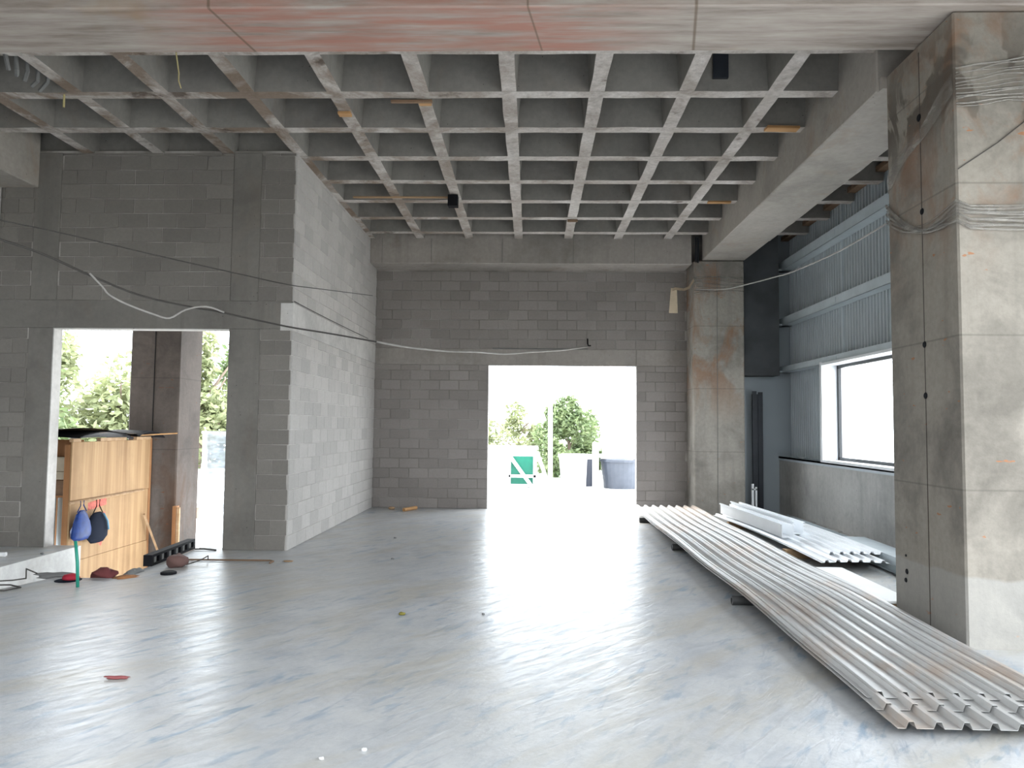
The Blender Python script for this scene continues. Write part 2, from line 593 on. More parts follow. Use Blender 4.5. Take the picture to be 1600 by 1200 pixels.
M['film'] = film('clear_film', (0.36, 0.335, 0.30), 0.4)
M['sheeting'] = film('translucent_sheeting', (0.55, 0.60, 0.66), 0.75)
t = NT('window_glass')
tr = t.n('BsdfTransparent')
gl = t.n('BsdfGlossy')
gl.inputs['Roughness'].default_value = 0.02
mx = t.n('MixShader')
mx.inputs[0].default_value = 0.06
t.L(tr.outputs[0], mx.inputs[1])
t.L(gl.outputs[0], mx.inputs[2])
t.L(mx.outputs[0], t.out.inputs[0])
M['glass'] = t.m


def leafmat(name, a, b):
    t = NT(name)
    n = t.noise(t.pos(), 3.0, 3)
    c = t.ramp(n, [(0.3, a), (0.7, b)])
    p = t.n('BsdfPrincipled')
    t.L(c, p.inputs['Base Color'])
    p.inputs['Roughness'].default_value = 0.55
    tl = t.n('BsdfTranslucent')
    t.L(c, tl.inputs[0])
    mx = t.n('MixShader')
    mx.inputs[0].default_value = 0.3
    t.L(p.outputs[0], mx.inputs[1])
    t.L(tl.outputs[0], mx.inputs[2])
    t.L(mx.outputs[0], t.out.inputs[0])
    return t.m


M['leaf'] = leafmat('leaf_green', (0.075, 0.115, 0.05), (0.22, 0.27, 0.12))
M['leaf2'] = leafmat('leaf_yellow_green', (0.13, 0.155, 0.07), (0.34, 0.36, 0.19))
M['bark'] = simple('bark', (0.16, 0.12, 0.09), 0.9)

# ------------------------------------------------------------------ dimensions
YB, YL, XS = 15.05, 9.80, -3.22          # back wall, left cross wall, long block wall
ZR = 5.37                                # underside of the ribs
ZS = 5.86                                # underside of the slab
XW, XC = 5.0, 5.22                       # low concrete wall face, cladding line
# 
PIT = (-6.12, -4.43, 7.95)               # floor opening

# ------------------------------------------------------------------ floor and ground
mb = MB()
def floor_box(x0, x1, y0, y1):
    mb.box(x0, x1, y0, y1, -0.22, 0.0)
floor_box(-11.0, 6.2, -14, 7.2)
floor_box(-11.0, -6.12, 7.2, 9.98)
mb.prism([(-4.43, 7.2), (-4.43, 7.95), (-5.12, 7.95), (-5.35, 7.2)], 2, -0.22, 0.0)
floor_box(-4.43, 6.2, 7.2, 9.98)
floor_box(-3.45, 6.2, 9.98, 15.6)
tag(mb.build('floor', M['floor']), kind='structure')
mb = MB()
mb.box(-6.12, -6.10, 7.2, 9.98, -1.9, -0.002)
mb.box(-6.12, -4.43, 7.19, 7.2, -1.9, -0.22)
mb.box(-4.45, -4.43, 7.95, 9.98, -1.9, -0.002)
mb.box(-6.12, -4.43, 7.2, 9.98, -1.95, -1.9)
tag(mb.build('trim_1', M['pit']), kind='structure')
mb = MB()
mb.box(-60, 70, 15.6, 90, -0.12, -0.03)
tag(mb.build('ground', M['ground']), kind='structure')
mb = MB()
mb.box(-60, -3.45, 9.98, 15.6, -2.0, -1.9)
mb.box(-60, -11.0, -40, 9.98, -2.0, -1.9)
mb.box(6.2, 70, -40, 15.6, -0.5, -0.4)
tag(mb.build('ground', M['ground']), kind='structure')
mb = MB()
mb.box(-60, 70, -60, -14, -0.3, -0.05)
tag(mb.build('ground', M['ground']), kind='structure')

# ------------------------------------------------------------------ block walls
def block_mesh(w, h, mat, cache={}):
    key = (round(w, 3), round(h, 3), mat.name)
    if key not in cache:
        b = MB()
        c, D, F = 0.004, 0.02, -0.006
        hw, hh = w / 2, h / 2
        vs = [(-hw, D, -hh), (hw, D, -hh), (hw, D, hh), (-hw, D, hh),
              (-hw, F + c, -hh), (hw, F + c, -hh), (hw, F + c, hh), (-hw, F + c, hh),
              (-hw + c, F, -hh + c), (hw - c, F, -hh + c), (hw - c, F, hh - c), (-hw + c, F, hh - c)]
        fs = []
        for k in range(4):
            a, d = k, (k + 1) % 4
            fs.append((a, d, d + 4, a + 4))
            fs.append((a + 4, d + 4, d + 8, a + 8))
        fs.append((8, 9, 10, 11))
        b.add(vs, fs)
        cache[key] = b.mesh('block', mat)
    return cache[key]


EYE = Vector((0, 0, 1.69))

def lay_blocks(wall, regions, mat, place, rz, joint=0.009, limit=290, off0=0.0):
    """regions: (u0,u1,z0,z1); place(u,z)->world point on the wall face"""
    specs = []
    for (u0, u1, z0, z1) in regions:
        k = 0
        z = z0
        while z < z1 - 0.03:
            zt = min(z + 0.2, z1)
            row = int(round(z / 0.2))
            u = math.floor((u0 - off0) / 0.4) * 0.4 + off0 - (0.2 if row % 2 else 0.0)
            while u < u1:
                a, b = max(u, u0), min(u + 0.4, u1)
                if b - a > 0.05:
                    specs.append(((a + b) / 2, (z + zt) / 2, b - a - joint, zt - z - joint))
                u += 0.4
            z += 0.2
    def size(s):
        p = place(s[0], s[1])
        return (p - EYE).length
    specs.sort(key=size)
    for i, s in enumerate(specs[:limit]):
        p = place(s[0], s[1])
        o = bpy.data.objects.new('block', block_mesh(s[2], s[3], mat))
        COL.objects.link(o)
        o.parent = wall
        o.location = p
        j = random.uniform(-0.0015, 0.0015)
        o.rotation_euler = (j, 0, rz + random.uniform(-0.002, 0.002))
    if specs[limit:]:
        b = MB()
        R = Matrix.Rotation(rz, 4, 'Z')
        for s in specs[limit:]:
            p = place(s[0], s[1])
            me = block_mesh(s[2], s[3], mat)
            b.add([R @ q.co + p for q in me.vertices], [tuple(f.vertices) for f in me.polygons])
        tag(b.build('block_courses', mat, wall), kind='stuff')


def holes_wall(b, u0, u1, z0, z1, hole, box):
    """wall core around one rectangular hole"""
    h0, h1, hz0, hz1 = hole
    box(u0, h0, z0, z1)
    box(h1, u1, z0, z1)
    box(h0, h1, hz1, z1)
    if hz0 > z0 + 0.001:
        box(h0, h1, z0, hz0)

# back wall (Y=15.05)
DB = (-0.88, 2.14, 2.92)
mb = MB()
holes_wall(mb, -3.4, 5.4, -0.05, 5.9, (DB[0], DB[1], -0.05, DB[2]), lambda a, b_, c_, d_: mb.box(a, b_, YB + 0.004, YB + 0.16, c_, d_))
wall_back = tag(mb.build('wall_back', M['mortar']), kind='structure')
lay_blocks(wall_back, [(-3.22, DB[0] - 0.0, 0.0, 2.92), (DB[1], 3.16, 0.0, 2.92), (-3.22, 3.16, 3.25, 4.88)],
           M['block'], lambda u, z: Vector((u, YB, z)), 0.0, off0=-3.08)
mb = MB()
mb.cbox(-3.22, 2.13, YB - 0.008, YB + 0.17, 2.92, 3.25, 0.005)
mb.build('tie_beam', M['tie'], wall_back)
mb = MB()
mb.cbox(2.14, 3.16, YB - 0.006, YB + 0.17, 2.925, 3.25, 0.005)
mb.build('tie_beam', M['tie'], wall_back)
mb = MB()
mb.box(DB[0] - 0.002, DB[0] + 0.004, YB + 0.0, YB + 0.17, 0, 2.92)
mb.box(DB[1] - 0.004, DB[1] + 0.002, YB + 0.0, YB + 0.17, 0, 2.92)
mb.build('reveal', M['tie_light'], wall_back)

# left cross wall (Y=9.80)
OL = (-6.49, -4.08, 2.95)
mb = MB()
holes_wall(mb, -11.0, -3.24, -0.05, 5.4, (OL[0], OL[1], -0.05, OL[2]), lambda a, b_, c_, d_: mb.box(a, b_, YL + 0.004, YL + 0.16, c_, d_))
wall_cross = tag(mb.build('wall_left', M['mortar']), kind='structure')
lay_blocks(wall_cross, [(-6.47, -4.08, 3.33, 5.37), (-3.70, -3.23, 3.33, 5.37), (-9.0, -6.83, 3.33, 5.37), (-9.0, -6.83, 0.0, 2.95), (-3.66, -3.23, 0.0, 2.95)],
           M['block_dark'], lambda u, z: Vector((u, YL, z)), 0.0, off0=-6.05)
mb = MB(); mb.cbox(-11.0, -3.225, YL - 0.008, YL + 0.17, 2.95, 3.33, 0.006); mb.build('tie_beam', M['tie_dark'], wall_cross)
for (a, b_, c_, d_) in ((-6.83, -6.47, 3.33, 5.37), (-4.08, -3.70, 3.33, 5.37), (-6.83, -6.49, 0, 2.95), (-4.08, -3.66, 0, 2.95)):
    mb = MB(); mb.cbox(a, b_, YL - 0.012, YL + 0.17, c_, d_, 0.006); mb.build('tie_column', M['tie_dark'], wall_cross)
mb = MB()
mb.box(OL[0] - 0.001, OL[0] + 0.012, YL - 0.01, YL + 0.172, 0, 2.94)
mb.box(OL[0], OL[1], YL - 0.01, YL + 0.172, 2.938, 2.95)
mb.build('reveal', M['tie_light'], wall_cross)
mb = MB()
mb.tube([(-7.30, YL - 0.03, 3.35), (-7.30, YL - 0.03, 4.9)], 0.012, 8)
mb.build('conduit', M['cable_pale'], wall_cross)

# long block wall (X=-3.22), faces +X
mb = MB()
mb.box(XS - 0.18, XS - 0.004, YL + 0.01, YB + 0.1, -0.05, 5.37)
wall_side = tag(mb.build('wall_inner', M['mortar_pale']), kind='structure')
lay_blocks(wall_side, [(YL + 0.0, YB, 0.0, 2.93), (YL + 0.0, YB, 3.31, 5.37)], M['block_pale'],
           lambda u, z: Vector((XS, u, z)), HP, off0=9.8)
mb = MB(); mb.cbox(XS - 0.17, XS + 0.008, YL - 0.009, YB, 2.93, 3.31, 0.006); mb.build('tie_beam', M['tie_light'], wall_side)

# side wall far left and the low concrete wall on the right
tag(MB().box(-11.2, -11.0, -8, 9.96, -0.05, 5.9).build('wall_outer', M['concrete_dark']), kind='structure')
tag(MB().box(-11.2, 5.6, -8.2, -8.0, -0.05, 6.05).build('wall_rear', M['concrete_dark']), kind='structure')  # unseen wall, put in to cut the light from behind the camera
b = MB()
b.box(5.45, 5.6, -8.0, 5.4, 3.7, 5.9)  # unseen wall pieces, added to narrow the bay and its daylight
b.box(5.45, 5.6, -8.0, -2.5, -0.05, 3.7)
tag(b.build('wall_right_near', M['concrete_dark']), kind='structure')

mb = MB()
mb.box(XW, XW + 0.36, 5.4, 15.2, -0.05, 1.09)
low = tag(mb.build('wall_right', M['low_wall']), kind='structure')
mb = MB()
mb.box(XW - 0.015, XC + 0.02, 5.4, 15.05, 1.09, 1.125)
mb.box(XW - 0.015, XW - 0.005, 5.4, 15.05, 1.05, 1.125)
mb.build('sill_flashing', M['girt'], low)

# cladding above, sheet by sheet
def clad_sheet(y0, y1, z0, z1):
    b = MB()
    pitch = 0.105
    n = int(round((y1 - y0) / pitch))
    p = (y1 - y0) / n
    prof = []
    for i in range(n):
        s = y0 + i * p
        prof += [(s, 0), (s + 0.36 * p, 0), (s + 0.46 * p, 0.036), (s + 0.9 * p, 0.036)]
    prof.append((y1, 0))
    m_ = len(prof)
    vs = [(XC + d, y, z) for z in (z0, z1) for (y, d) in prof] + [(XC + d + 0.004, y, z) for z in (z0, z1) for (y, d) in prof]
    fs = []
    for i in range(m_ - 1):
        fs.append((i, i + 1, i + 1 + m_, i + m_))
        fs.append((2 * m_ + i, 3 * m_ + i, 3 * m_ + i + 1, 2 * m_ + i + 1))
    b.add(vs, fs)
    b.build('cladding_sheet', M['cladding'], low, fix=False)


WY0, WY1, WZ0, WZ1 = 6.6, 12.8, 1.125, 2.80  # near part, hidden behind the pillar, added to let in more daylight
y = 3.0
ys = [5.4, WY0, 7.7, 8.8, 9.9, 10.9, 11.85, WY1, 13.6, 14.35, 15.05]
for a, b_ in zip(ys, ys[1:]):
    if a >= WY0 - 0.01 and b_ <= WY1 + 0.01:
        clad_sheet(a, b_, WZ1, 5.9)
    else:
        clad_sheet(a, b_, 1.10, 5.9)
# rails (C-shaped) along the cladding and returning on the end wall
for z, hgt in ((2.80, 0.11), (3.74, 0.15), (4.86, 0.17)):
    b = MB()
    x1, x0 = XC - 0.002, XC - 0.20
    for (yy0, yy1) in ((5.4, 15.04),):
        b.box(x0, x1, yy0, yy1, z, z + 0.006)
        b.box(x0, x0 + 0.006, yy0, yy1, z, z + hgt)
        b.box(x0, x1, yy0, yy1, z + hgt, z + hgt + 0.006)
    b.build('wall_rail', M['girt'], low)
    for yc in (7.2, 9.9, 12.4):
        b = MB()
        b.box(x0 - 0.006, x0, yc - 0.16, yc + 0.16, z + 0.03, z + hgt - 0.02)
        b.build('splice_plate', M['girt'], low)
b = MB()
b.box(XC - 0.14, XC, 5.4, 15.04, 5.50, 5.58)
b.build('wall_rail', M['timber_dark'], low)
b = MB()
b.box(XC - 0.1, XC - 0.002, 11.25, 11.31, 1.13, 5.5) if False else b.box(XC - 0.02, XC - 0.002, 12.40, 12.43, 2.92, 5.5)
b.build('seam_cover', M['girt'], low)

# window in the cladding
win = tag(bpy.data.objects.new('window_1', None), kind='structure')
link(win)
b = MB()
b.box(XW - 0.02, XC + 0.14, WY1 - 0.03, WY1 + 0.015, WZ0, WZ1)
b.box(XW - 0.02, XC + 0.14, WY0 - 0.015, WY0 + 0.03, WZ0, WZ1)
b.box(XW - 0.02, XC + 0.14, WY0 - 0.015, WY1 + 0.015, WZ1 - 0.03, WZ1 + 0.012)
b.box(XW - 0.02, XC + 0.14, WY0 - 0.015, WY1 + 0.015, WZ0 - 0.01, WZ0 + 0.03)
b.box(XW - 0.026, XW - 0.012, WY1 - 0.04, WY1 + 0.05, WZ0 - 0.01, WZ1 + 0.03)
b.build('window_lining', M['white_metal'], win)
b = MB()
F0, F1 = XC + 0.02, XC + 0.07
b.box(F0, F1, WY1 - 0.09, WY1 - 0.03, WZ0 + 0.03, WZ1 - 0.03)
b.box(F0, F1, WY0 + 0.03, WY0 + 0.09, WZ0 + 0.03, WZ1 - 0.03)
b.box(F0, F1, WY0 + 0.03, WY1 - 0.03, WZ0 + 0.03, WZ0 + 0.08)
b.box(F0, F1, WY0 + 0.03, WY1 - 0.03, WZ1 - 0.08, WZ1 - 0.03)
b.box(F0 + 0.005, F1 - 0.005, 10.5, 10.55, WZ0 + 0.06, WZ1 - 0.06)
b.box(F0 + 0.005, F1 - 0.005, 8.55, 8.60, WZ0 + 0.06, WZ1 - 0.06)
b.build('window_frame', M['frame_black'], win)
for a, c_ in ((WY0 + 0.08, 8.55), (8.60, 10.5), (10.55, WY1 - 0.08)):
    MB().box(F0 + 0.02, F0 + 0.026, a, c_, WZ0 + 0.07, WZ1 - 0.07).build('pane', M['glass'], win)

# end wall of the side aisle
endw = tag(MB().box(4.0, 5.4, YB - 0.01, YB + 0.1, -0.02, 5.9).build('wall_end', M['panel_grey']), kind='structure')
b = MB()
b.box(4.88, 4.90, 14.80, YB - 0.01, 2.79, 4.88)
b.build('edge_flange', M['girt'], endw)
for z, hgt in ((2.80, 0.10), (3.74, 0.13), (4.86, 0.15)):
    b = MB()
    b.box(4.90, XC, 14.86, YB - 0.01, z, z + 0.006)
    b.box(4.90, XC, 14.855, 14.86, z - 0.0, z + 0.035)
    b.build('wall_rail', M['girt'], endw)
o = MB().box(4.1, 4.885, 14.62, YB - 0.011, 2.72, 5.9).build('concrete_lintel', M['dark_wall'])
tag(o, 'dark concrete block hung high beside the far pillar, ending above the grey panel', 'beam')
b = MB()
b.box(4.40, 4.48, 14.78, 14.80, 0, 2.42)
b.box(4.51, 4.60, 14.78, 14.80, 0, 2.40)
b.box(4.42, 4.58, 14.80, 14.90, 0, 2.36)
tag(b.build('steel_post', M['dark_steel']), 'dark steel post standing upright against grey panel behind far pillar', 'post')
b = MB()
b.box(4.23, 4.27, 14.3, 14.34, 0, 0.62)
b.box(4.30, 4.33, 14.3, 14.34, 0, 0.56)
b.box(4.23, 4.33, 14.3, 14.31, 0.5, 0.53)
tag(b.build('metal_bracket', M['white_metal']), 'small pale metal bracket standing at the foot of the dark steel post', 'bracket')

# ------------------------------------------------------------------ ceiling: slab + ribs
mb = MB()
mb.box(-11.2, 5.6, -1.3, 9.96, ZS, 6.05)  # stops short behind the camera: unseen roof gap added for daylight on the floor
mb.box(-3.4, 5.6, 9.96, 15.3, ZS, 6.05)
mb.box(-15.0, -3.4, 9.96, 16.5, ZS, 6.05)  # unseen outdoor roof, added to keep sun and sky off the left opening
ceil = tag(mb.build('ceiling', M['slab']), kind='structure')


def rib(axis, c, a0, a1, w):
    """tapered rib with slightly ragged lower edges"""
    n = max(2, int((a1 - a0) / 0.12))
    b = MB()
    vs, fs = [], []
    top = w / 2 + 0.045
    for i in range(n + 1):
        a = a0 + (a1 - a0) * i / n
        k = 3.1 if axis == 0 else 2.3
        j = [noise.noise(Vector((a * k, c * 3 + q * 7.7, 1.3))) * 0.009 for q in range(4)]
        dl, dr, zl, zr_ = j
        for (s, z) in ((-top, ZS + 0.02), (-w / 2 + dl, ZR + zl * 0.6), (w / 2 + dr, ZR + zr_ * 0.6), (top, ZS + 0.02)):
            vs.append((a, c + s, z) if axis == 0 else (c + s, a, z))
    for i in range(n):
        for q in range(3):
            p = i * 4 + q
            fs.append((p, p + 1, p + 5, p + 4))
    fs += [(0, 1, 2, 3), tuple(n * 4 + q for q in (3, 2, 1, 0))]
    b.add(vs, fs)
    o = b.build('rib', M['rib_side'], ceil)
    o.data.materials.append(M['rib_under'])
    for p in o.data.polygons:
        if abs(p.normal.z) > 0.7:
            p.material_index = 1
    return o


X0, SX, SY = -0.275, 0.973, 0.985
long_x = [X0 + k * SX for k in range(-10, 6) if k != 4]
for x in long_x:
    y1 = 9.9 if x < -3.3 else 14.5
    rib(1, x, 0.5, y1, 0.162)
for j in range(-7, 7):
    y = 8.03 + j * SY
    if 5.6 < y < 6.7:
        continue
    x0_ = -10.9 if y < 10.1 else -3.25
    r_ = rib(0, y, x0_, 3.35, 0.165)
    r2 = rib(0, y, 4.1, XC - 0.02, 0.165)
# dark opening for a service duct in the first row of cells
b = MB()
b.box(1.955, 2.12, 7.895, 7.955, 5.50, 5.80)
b.build('duct_hole', M['dark_steel'], ceil)

# ------------------------------------------------------------------ beams
b = MB(); b.cbox(-11.0, 4.2, 5.80, 6.52, 5.08, 5.9, 0.012)
tag(b.build('concrete_beam', M['beam_near']), 'pink-stained concrete beam crossing overhead nearest the viewer', 'beam')
b = MB()
b.cbox(3.32, 4.14, 7.06, 14.37, 4.95, 5.9, 0.012)
b.box(3.34, 4.12, 6.99, 7.08, 4.95, 5.07)
side_beam = tag(b.build('concrete_beam', M['beam_side']), 'long pale concrete beam running from near pillar to far pillar', 'beam')
b = MB(); b.cbox(XS + 0.005, 3.12, 14.37, YB + 0.05, 4.87, 5.9, 0.012)
far_beam = tag(b.build('concrete_beam', M['concrete']), 'grey concrete beam along the top of the back block wall', 'beam')
b = MB()
for xj in (-2.0, -0.6, 0.8, 2.0, -2.98):
    b.box(xj, xj + 0.008, 14.364, 14.372, 4.88, 5.37)
b.build('form_seam', M['concrete_dark'], far_beam)
b = MB(); b.cbox(-7.55, -6.78, -3.9, 9.79, 4.88, 5.9, 0.012)
tag(b.build('concrete_beam', M['beam_side']), 'short visible end of concrete beam at upper left, meeting the dark block wall', 'beam')
b = MB()
b.tube([(3.19, 14.33, 4.9), (3.19, 14.33, 5.4)], 0.012, 6)
b.tube([(3.24, 14.36, 4.9), (3.24, 14.36, 5.4)], 0.02, 6)
tag(b.build('conduit_pair', M['dark_steel']), 'thin dark conduits rising in the gap between back beam and long beam', 'conduit')

# ------------------------------------------------------------------ pillars
b = MB(); b.cbox(3.38, 4.20, 5.88, 7.0, -0.02, 5.075, 0.015)
near_p = tag(b.build('concrete_pillar', M['pillar_near']), 'large rust-stained concrete pillar nearest the viewer, wrapped with clear film', 'pillar')
b = MB()
b.box(3.377, 3.382, 6.402, 6.410, 0, 5.0)
b.build('form_seam', M['pillar_out'], near_p)
for (yy, zz, r) in ((6.405, 2.42, .03), (6.405, 1.98, .03), (6.40, 3.58, .03), (6.42, 4.42, .035), (6.78, .42, .025), (6.80, .34, .022), (6.79, .56, .012)):
    b = MB()
    b.lathe([(0.0, 0.006), (r * .8, 0.006), (r, 0.0)], (3.378, yy, zz), 10, Matrix.Rotation(-HP, 4, 'Y'))
    b.build('tie_hole', M['black'], near_p)
for (xx, zz) in ((3.95, 3.62), (3.96, 2.32)):
    b = MB()
    b.lathe([(0.0, 0.006), (.03, 0.006), (.035, 0.0)], (xx, 5.878, zz), 10, Matrix.Rotation(HP, 4, 'X'))
    b.build('tie_hole', M['black'], near_p)

b = MB(); b.cbox(3.16, 4.13, 14.37, YB + 0.02, -0.02, 4.95, 0.02)
far_p = tag(b.build('concrete_pillar', M['pillar_far']), 'tall rust-stained concrete pillar standing at the end of the long beam', 'pillar')
b = MB()
b.box(3.60, 3.61, 14.362, 14.372, 0, 4.9)
b.build('form_seam', M['concrete_dark'], far_p)

# outdoor pillar seen through the left opening
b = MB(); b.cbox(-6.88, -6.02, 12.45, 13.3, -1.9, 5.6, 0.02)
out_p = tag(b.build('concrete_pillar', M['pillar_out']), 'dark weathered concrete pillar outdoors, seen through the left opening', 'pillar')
b = MB()
b.box(-6.46, -6.45, 12.442, 12.452, -1.9, 5.4)
b.build('form_seam', M['black'], out_p)

# film wrapped round the near pillar: bundles of twisted strands
def wrap(label, zl, zf, dip, n, spread, rr, film=True):
    t_ = empty('plastic_wrap', (3.38, 5.88, zf), 0, label, 'plastic wrap', 'plastic wraps round the near pillar')
    O = Vector((3.38, 5.88, zf))
    for k in range(n):
        pts = []
        o_ = (k / (n - 1) - 0.5) * spread
        for i in range(15):
            u = i / 14
            y = 7.0 - 1.12 * u
            z = zl[0] + (zl[1] - zl[0]) * u - dip * math.sin(math.pi * min(1, u * 1.0)) * (0.75 + 0.5 * k / n)
            z += o_ * (0.7 + 0.3 * math.cos(u * 5 + k)) + noise.noise(Vector((y * 2, k * 3.1, zf))) * 0.02
            pts.append(Vector((3.366 - 0.006 * math.sin(k * 2.1), y, z)) - O)
        for i in range(1, 10):
            u = i / 9
            x = 3.38 + 0.82 * u
            z = zf + o_ * (0.9 + 0.3 * u) + noise.noise(Vector((x * 2, k * 2.7, zf))) * 0.025
            pts.append(Vector((x, 5.866 - 0.004 * math.cos(k * 1.7), z)) - O)
        pts[15 - 1] = Vector((3.368, 5.872, pts[14].z + O.z)) - O
        MB().tube(pts, rr * random.uniform(0.6, 1.4), 5).build('strand', M['film'], t_, smooth=True)


wrap('twisted clear film band dipping across middle of the near pillar', (3.74, 3.42), 3.38, 0.16, 9, 0.20, 0.011)

t_ = empty('plastic_wrap', (3.38, 5.88, 4.45), 0, 'many-stranded clear film band high on front face of the near pillar', 'plastic wrap', 'plastic wraps round the near pillar')
for k in range(12):
    pts = []
    o_ = k / 11 * 0.36
    for i in range(11):
        u = i / 10
        pts.append(Vector((0.005 + 0.82 * u, -0.012, -0.17 + o_ * (0.85 + 0.25 * u) + 0.04 * math.sin(u * 2.2) + noise.noise(Vector((u * 3, k * 1.9, 4))) * 0.03)))
    MB().tube(pts, random.uniform(0.004, 0.009), 5).build('strand', M['film'], t_, smooth=True)
# film pulled diagonally across the left face
b = MB()
pts = []
for i in range(12):
    u = i / 11
    pts.append((3.362, 6.98 - 1.1 * u, 4.05 + 0.45 * u + 0.03 * math.sin(u * 9)))
vs = []
for (x, y, z) in pts:
    vs += [(x + 0.008, y, z - 0.10 + 0.04 * math.sin(y * 7)), (x - 0.006, y, z), (x + 0.006, y, z + 0.05)]
fs = []
for i in range(11):
    for q in range(2):
        fs.append((i * 3 + q, i * 3 + q + 1, i * 3 + q + 4, i * 3 + q + 3))
b.add(vs, fs)
tag(b.build('plastic_wrap', M['film'], smooth=True), 'creased clear film stretched diagonally over left face of the near pillar', 'plastic wrap', 'plastic wraps round the near pillar')
b = MB()
b.tube([(3.39, 5.872, 3.77), (3.7, 5.871, 3.98), (4.05, 5.872, 4.26)], 0.004, 5)
tag(b.build('thin_wire', M['cable_dark']), 'thin dark wire slanting up the front face of the near pillar', 'wire')

# small ledge of dust, pole etc. on sill
tag(MB().cbox(5.06, 5.12, 14.0, 14.10, 1.126, 1.146, .006).build('mortar_lump', M['white']), 'tiny white lump on the sill of the low concrete wall', 'debris')

# ------------------------------------------------------------------ corrugated sheets, long pile
def trap_sheet(b, w, length, nrib, hgt, zf, xf=None, thick=0.003, seg=40, topw=0.028, foot=0.058):
    """trapezoid-ribbed sheet; local x across 0..w, y along 0..length"""
    p = w / nrib
    prof = [(0.0, 0.0)]
    for i in range(nrib):
        c = (i + 0.5) * p if False else i * p + p * 0.5
        prof += [(c - foot / 2, 0.0), (c - topw / 2, hgt), (c + topw / 2, hgt), (c + foot / 2, 0.0)]
    prof.append((w, 0.0))
    m_ = len(prof)
    vs = []
    for layer in (0, thick):
        for i in range(seg + 1):
            y = length * i / seg
            for (x, z) in prof:
                dx = xf(x, y) if xf else 0
                vs.append((x + dx, y, z + layer + zf(x, y)))
    L_ = (seg + 1) * m_
    fs = []
    for i in range(seg):
        for q in range(m_ - 1):
            a = i * m_ + q
            fs.append((a, a + m_, a + m_ + 1, a + 1))
            fs.append((L_ + a, L_ + a + 1, L_ + a + m_ + 1, L_ + a + m_))
    for q in range(m_ - 1):
        fs.append((q, q + 1, L_ + q + 1, L_ + q))
        a = seg * m_ + q
        fs.append((a, L_ + a, L_ + a + 1, a + 1))
    for i in range(seg):
        a = i * m_
        fs.append((a, L_ + a, L_ + a + m_, a + m_))
        a = i * m_ + m_ - 1
        fs.append((a, a + m_, L_ + a + m_, L_ + a))
    b.add(vs, fs)
    return b


def pile_z(x, y, k, y0):
    Y = y + y0
    z = 0.075 + 0.035 * min(1, max(0, (Y - 4.2) / 3.0)) + 0.02 * max(0, (Y - 8) / 6)
    z += 0.010 * math.sin(Y * 1.9 + 0.6) * (0.4 + 0.6 * (1 if Y < 9 else 0.6))
    z += 0.02 * max(0, x - 0.8) * max(0, (Y - 6) / 8)
    z -= 0.02 * math.exp(-((Y - 4.2) / 0.5) ** 2)
    return z + k * 0.011


labs = ['lowest long corrugated steel sheet, its end sticking out towards the viewer',
        'second long corrugated steel sheet from the bottom of the floor pile',
        'topmost long corrugated steel sheet of the pile, rust-streaked, beside near pillar']
for k, (y0, ln, dx) in enumerate(((4.17, 10.0, 0.0), (4.40, 9.85, -0.012), (4.55, 9.75, 0.006))):
    b = MB()
    trap_sheet(b, 1.20, ln, 8, 0.037, lambda x, y, k=k, y0=y0: pile_z(x, y, k, y0),
               (lambda x, y, y0=y0: 0.02 * math.sin((y + y0) * 0.35)), seg=46)
    o = b.build('corrugated_sheet', M['sheet'], fix=False)
    o.location = (1.99 + dx, y0, 0)
    tag(o, labs[k], 'metal sheet', 'long corrugated sheets piled on the floor')

# supports under the long pile
sup = [(13.2, 1.93, 'round dark tube under the far end of the long sheets'),
       (10.3, 1.95, 'round dark tube under the middle of the long sheets'),
       (7.2, 1.93, 'thick dark tube with hollow end under the long sheets, closest to the viewer'),
       (5.3, 2.15, 'dark tube hidden far under the near end of the long sheets')]
for (yy, xx, lab) in sup:
    r = 0.043 if yy > 6 else 0.03
    b = MB()
    Mx = Matrix.Rotation(HP, 4, 'Y')
    b.lathe([(r * 0.6, 0.3), (r * 0.6, 0.0), (r, 0.0), (r, 1.15), (0, 1.15)], (xx, yy, r), 16, Mx)
    tag(b.build('support_tube', M['rubber'], smooth=False), lab, 'tube', 'tubes carrying the long sheets')

# ------------------------------------------------------------------ short sheets and flashings by the low wall
def short_sheet(x0, y0, rz, w, ln, nr, z, lab, mat, bow=0.03):
    b = MB()
    trap_sheet(b, w, ln, nr, 0.03, lambda x, y: bow * (1 - (2 * y / ln - 1) ** 2) + 0.012 * math.sin(x * 4), seg=14, thick=0.003)
    o = b.build('corrugated_sheet', mat, fix=False)
    o.location = (x0, y0, z)
    o.rotation_euler = (0, 0, rz)
    return tag(o, lab, 'metal sheet', 'short white sheets by the low wall')


short_sheet(3.42, 8.85, 0.03, 0.80, 4.6, 6, 0.115, 'short white corrugated sheet at the bottom of the small pile', M['white_metal'])
short_sheet(3.62, 9.20, 0.02, 0.74, 4.3, 6, 0.155, 'short white corrugated sheet on top of the small pile, shifted to the wall', M['white_metal'])
for (yy, z) in ((9.85, 0.055), (12.6, 0.055)):
    tag(MB().cbox(3.32, 4.45, yy - 0.06, yy + 0.06, 0.0, 0.11, 0.006).build('timber_block', M['timber']),
        'timber batten under the short white sheets, ' + ('closest to the viewer' if yy < 11 else 'at their far end'), 'timber')


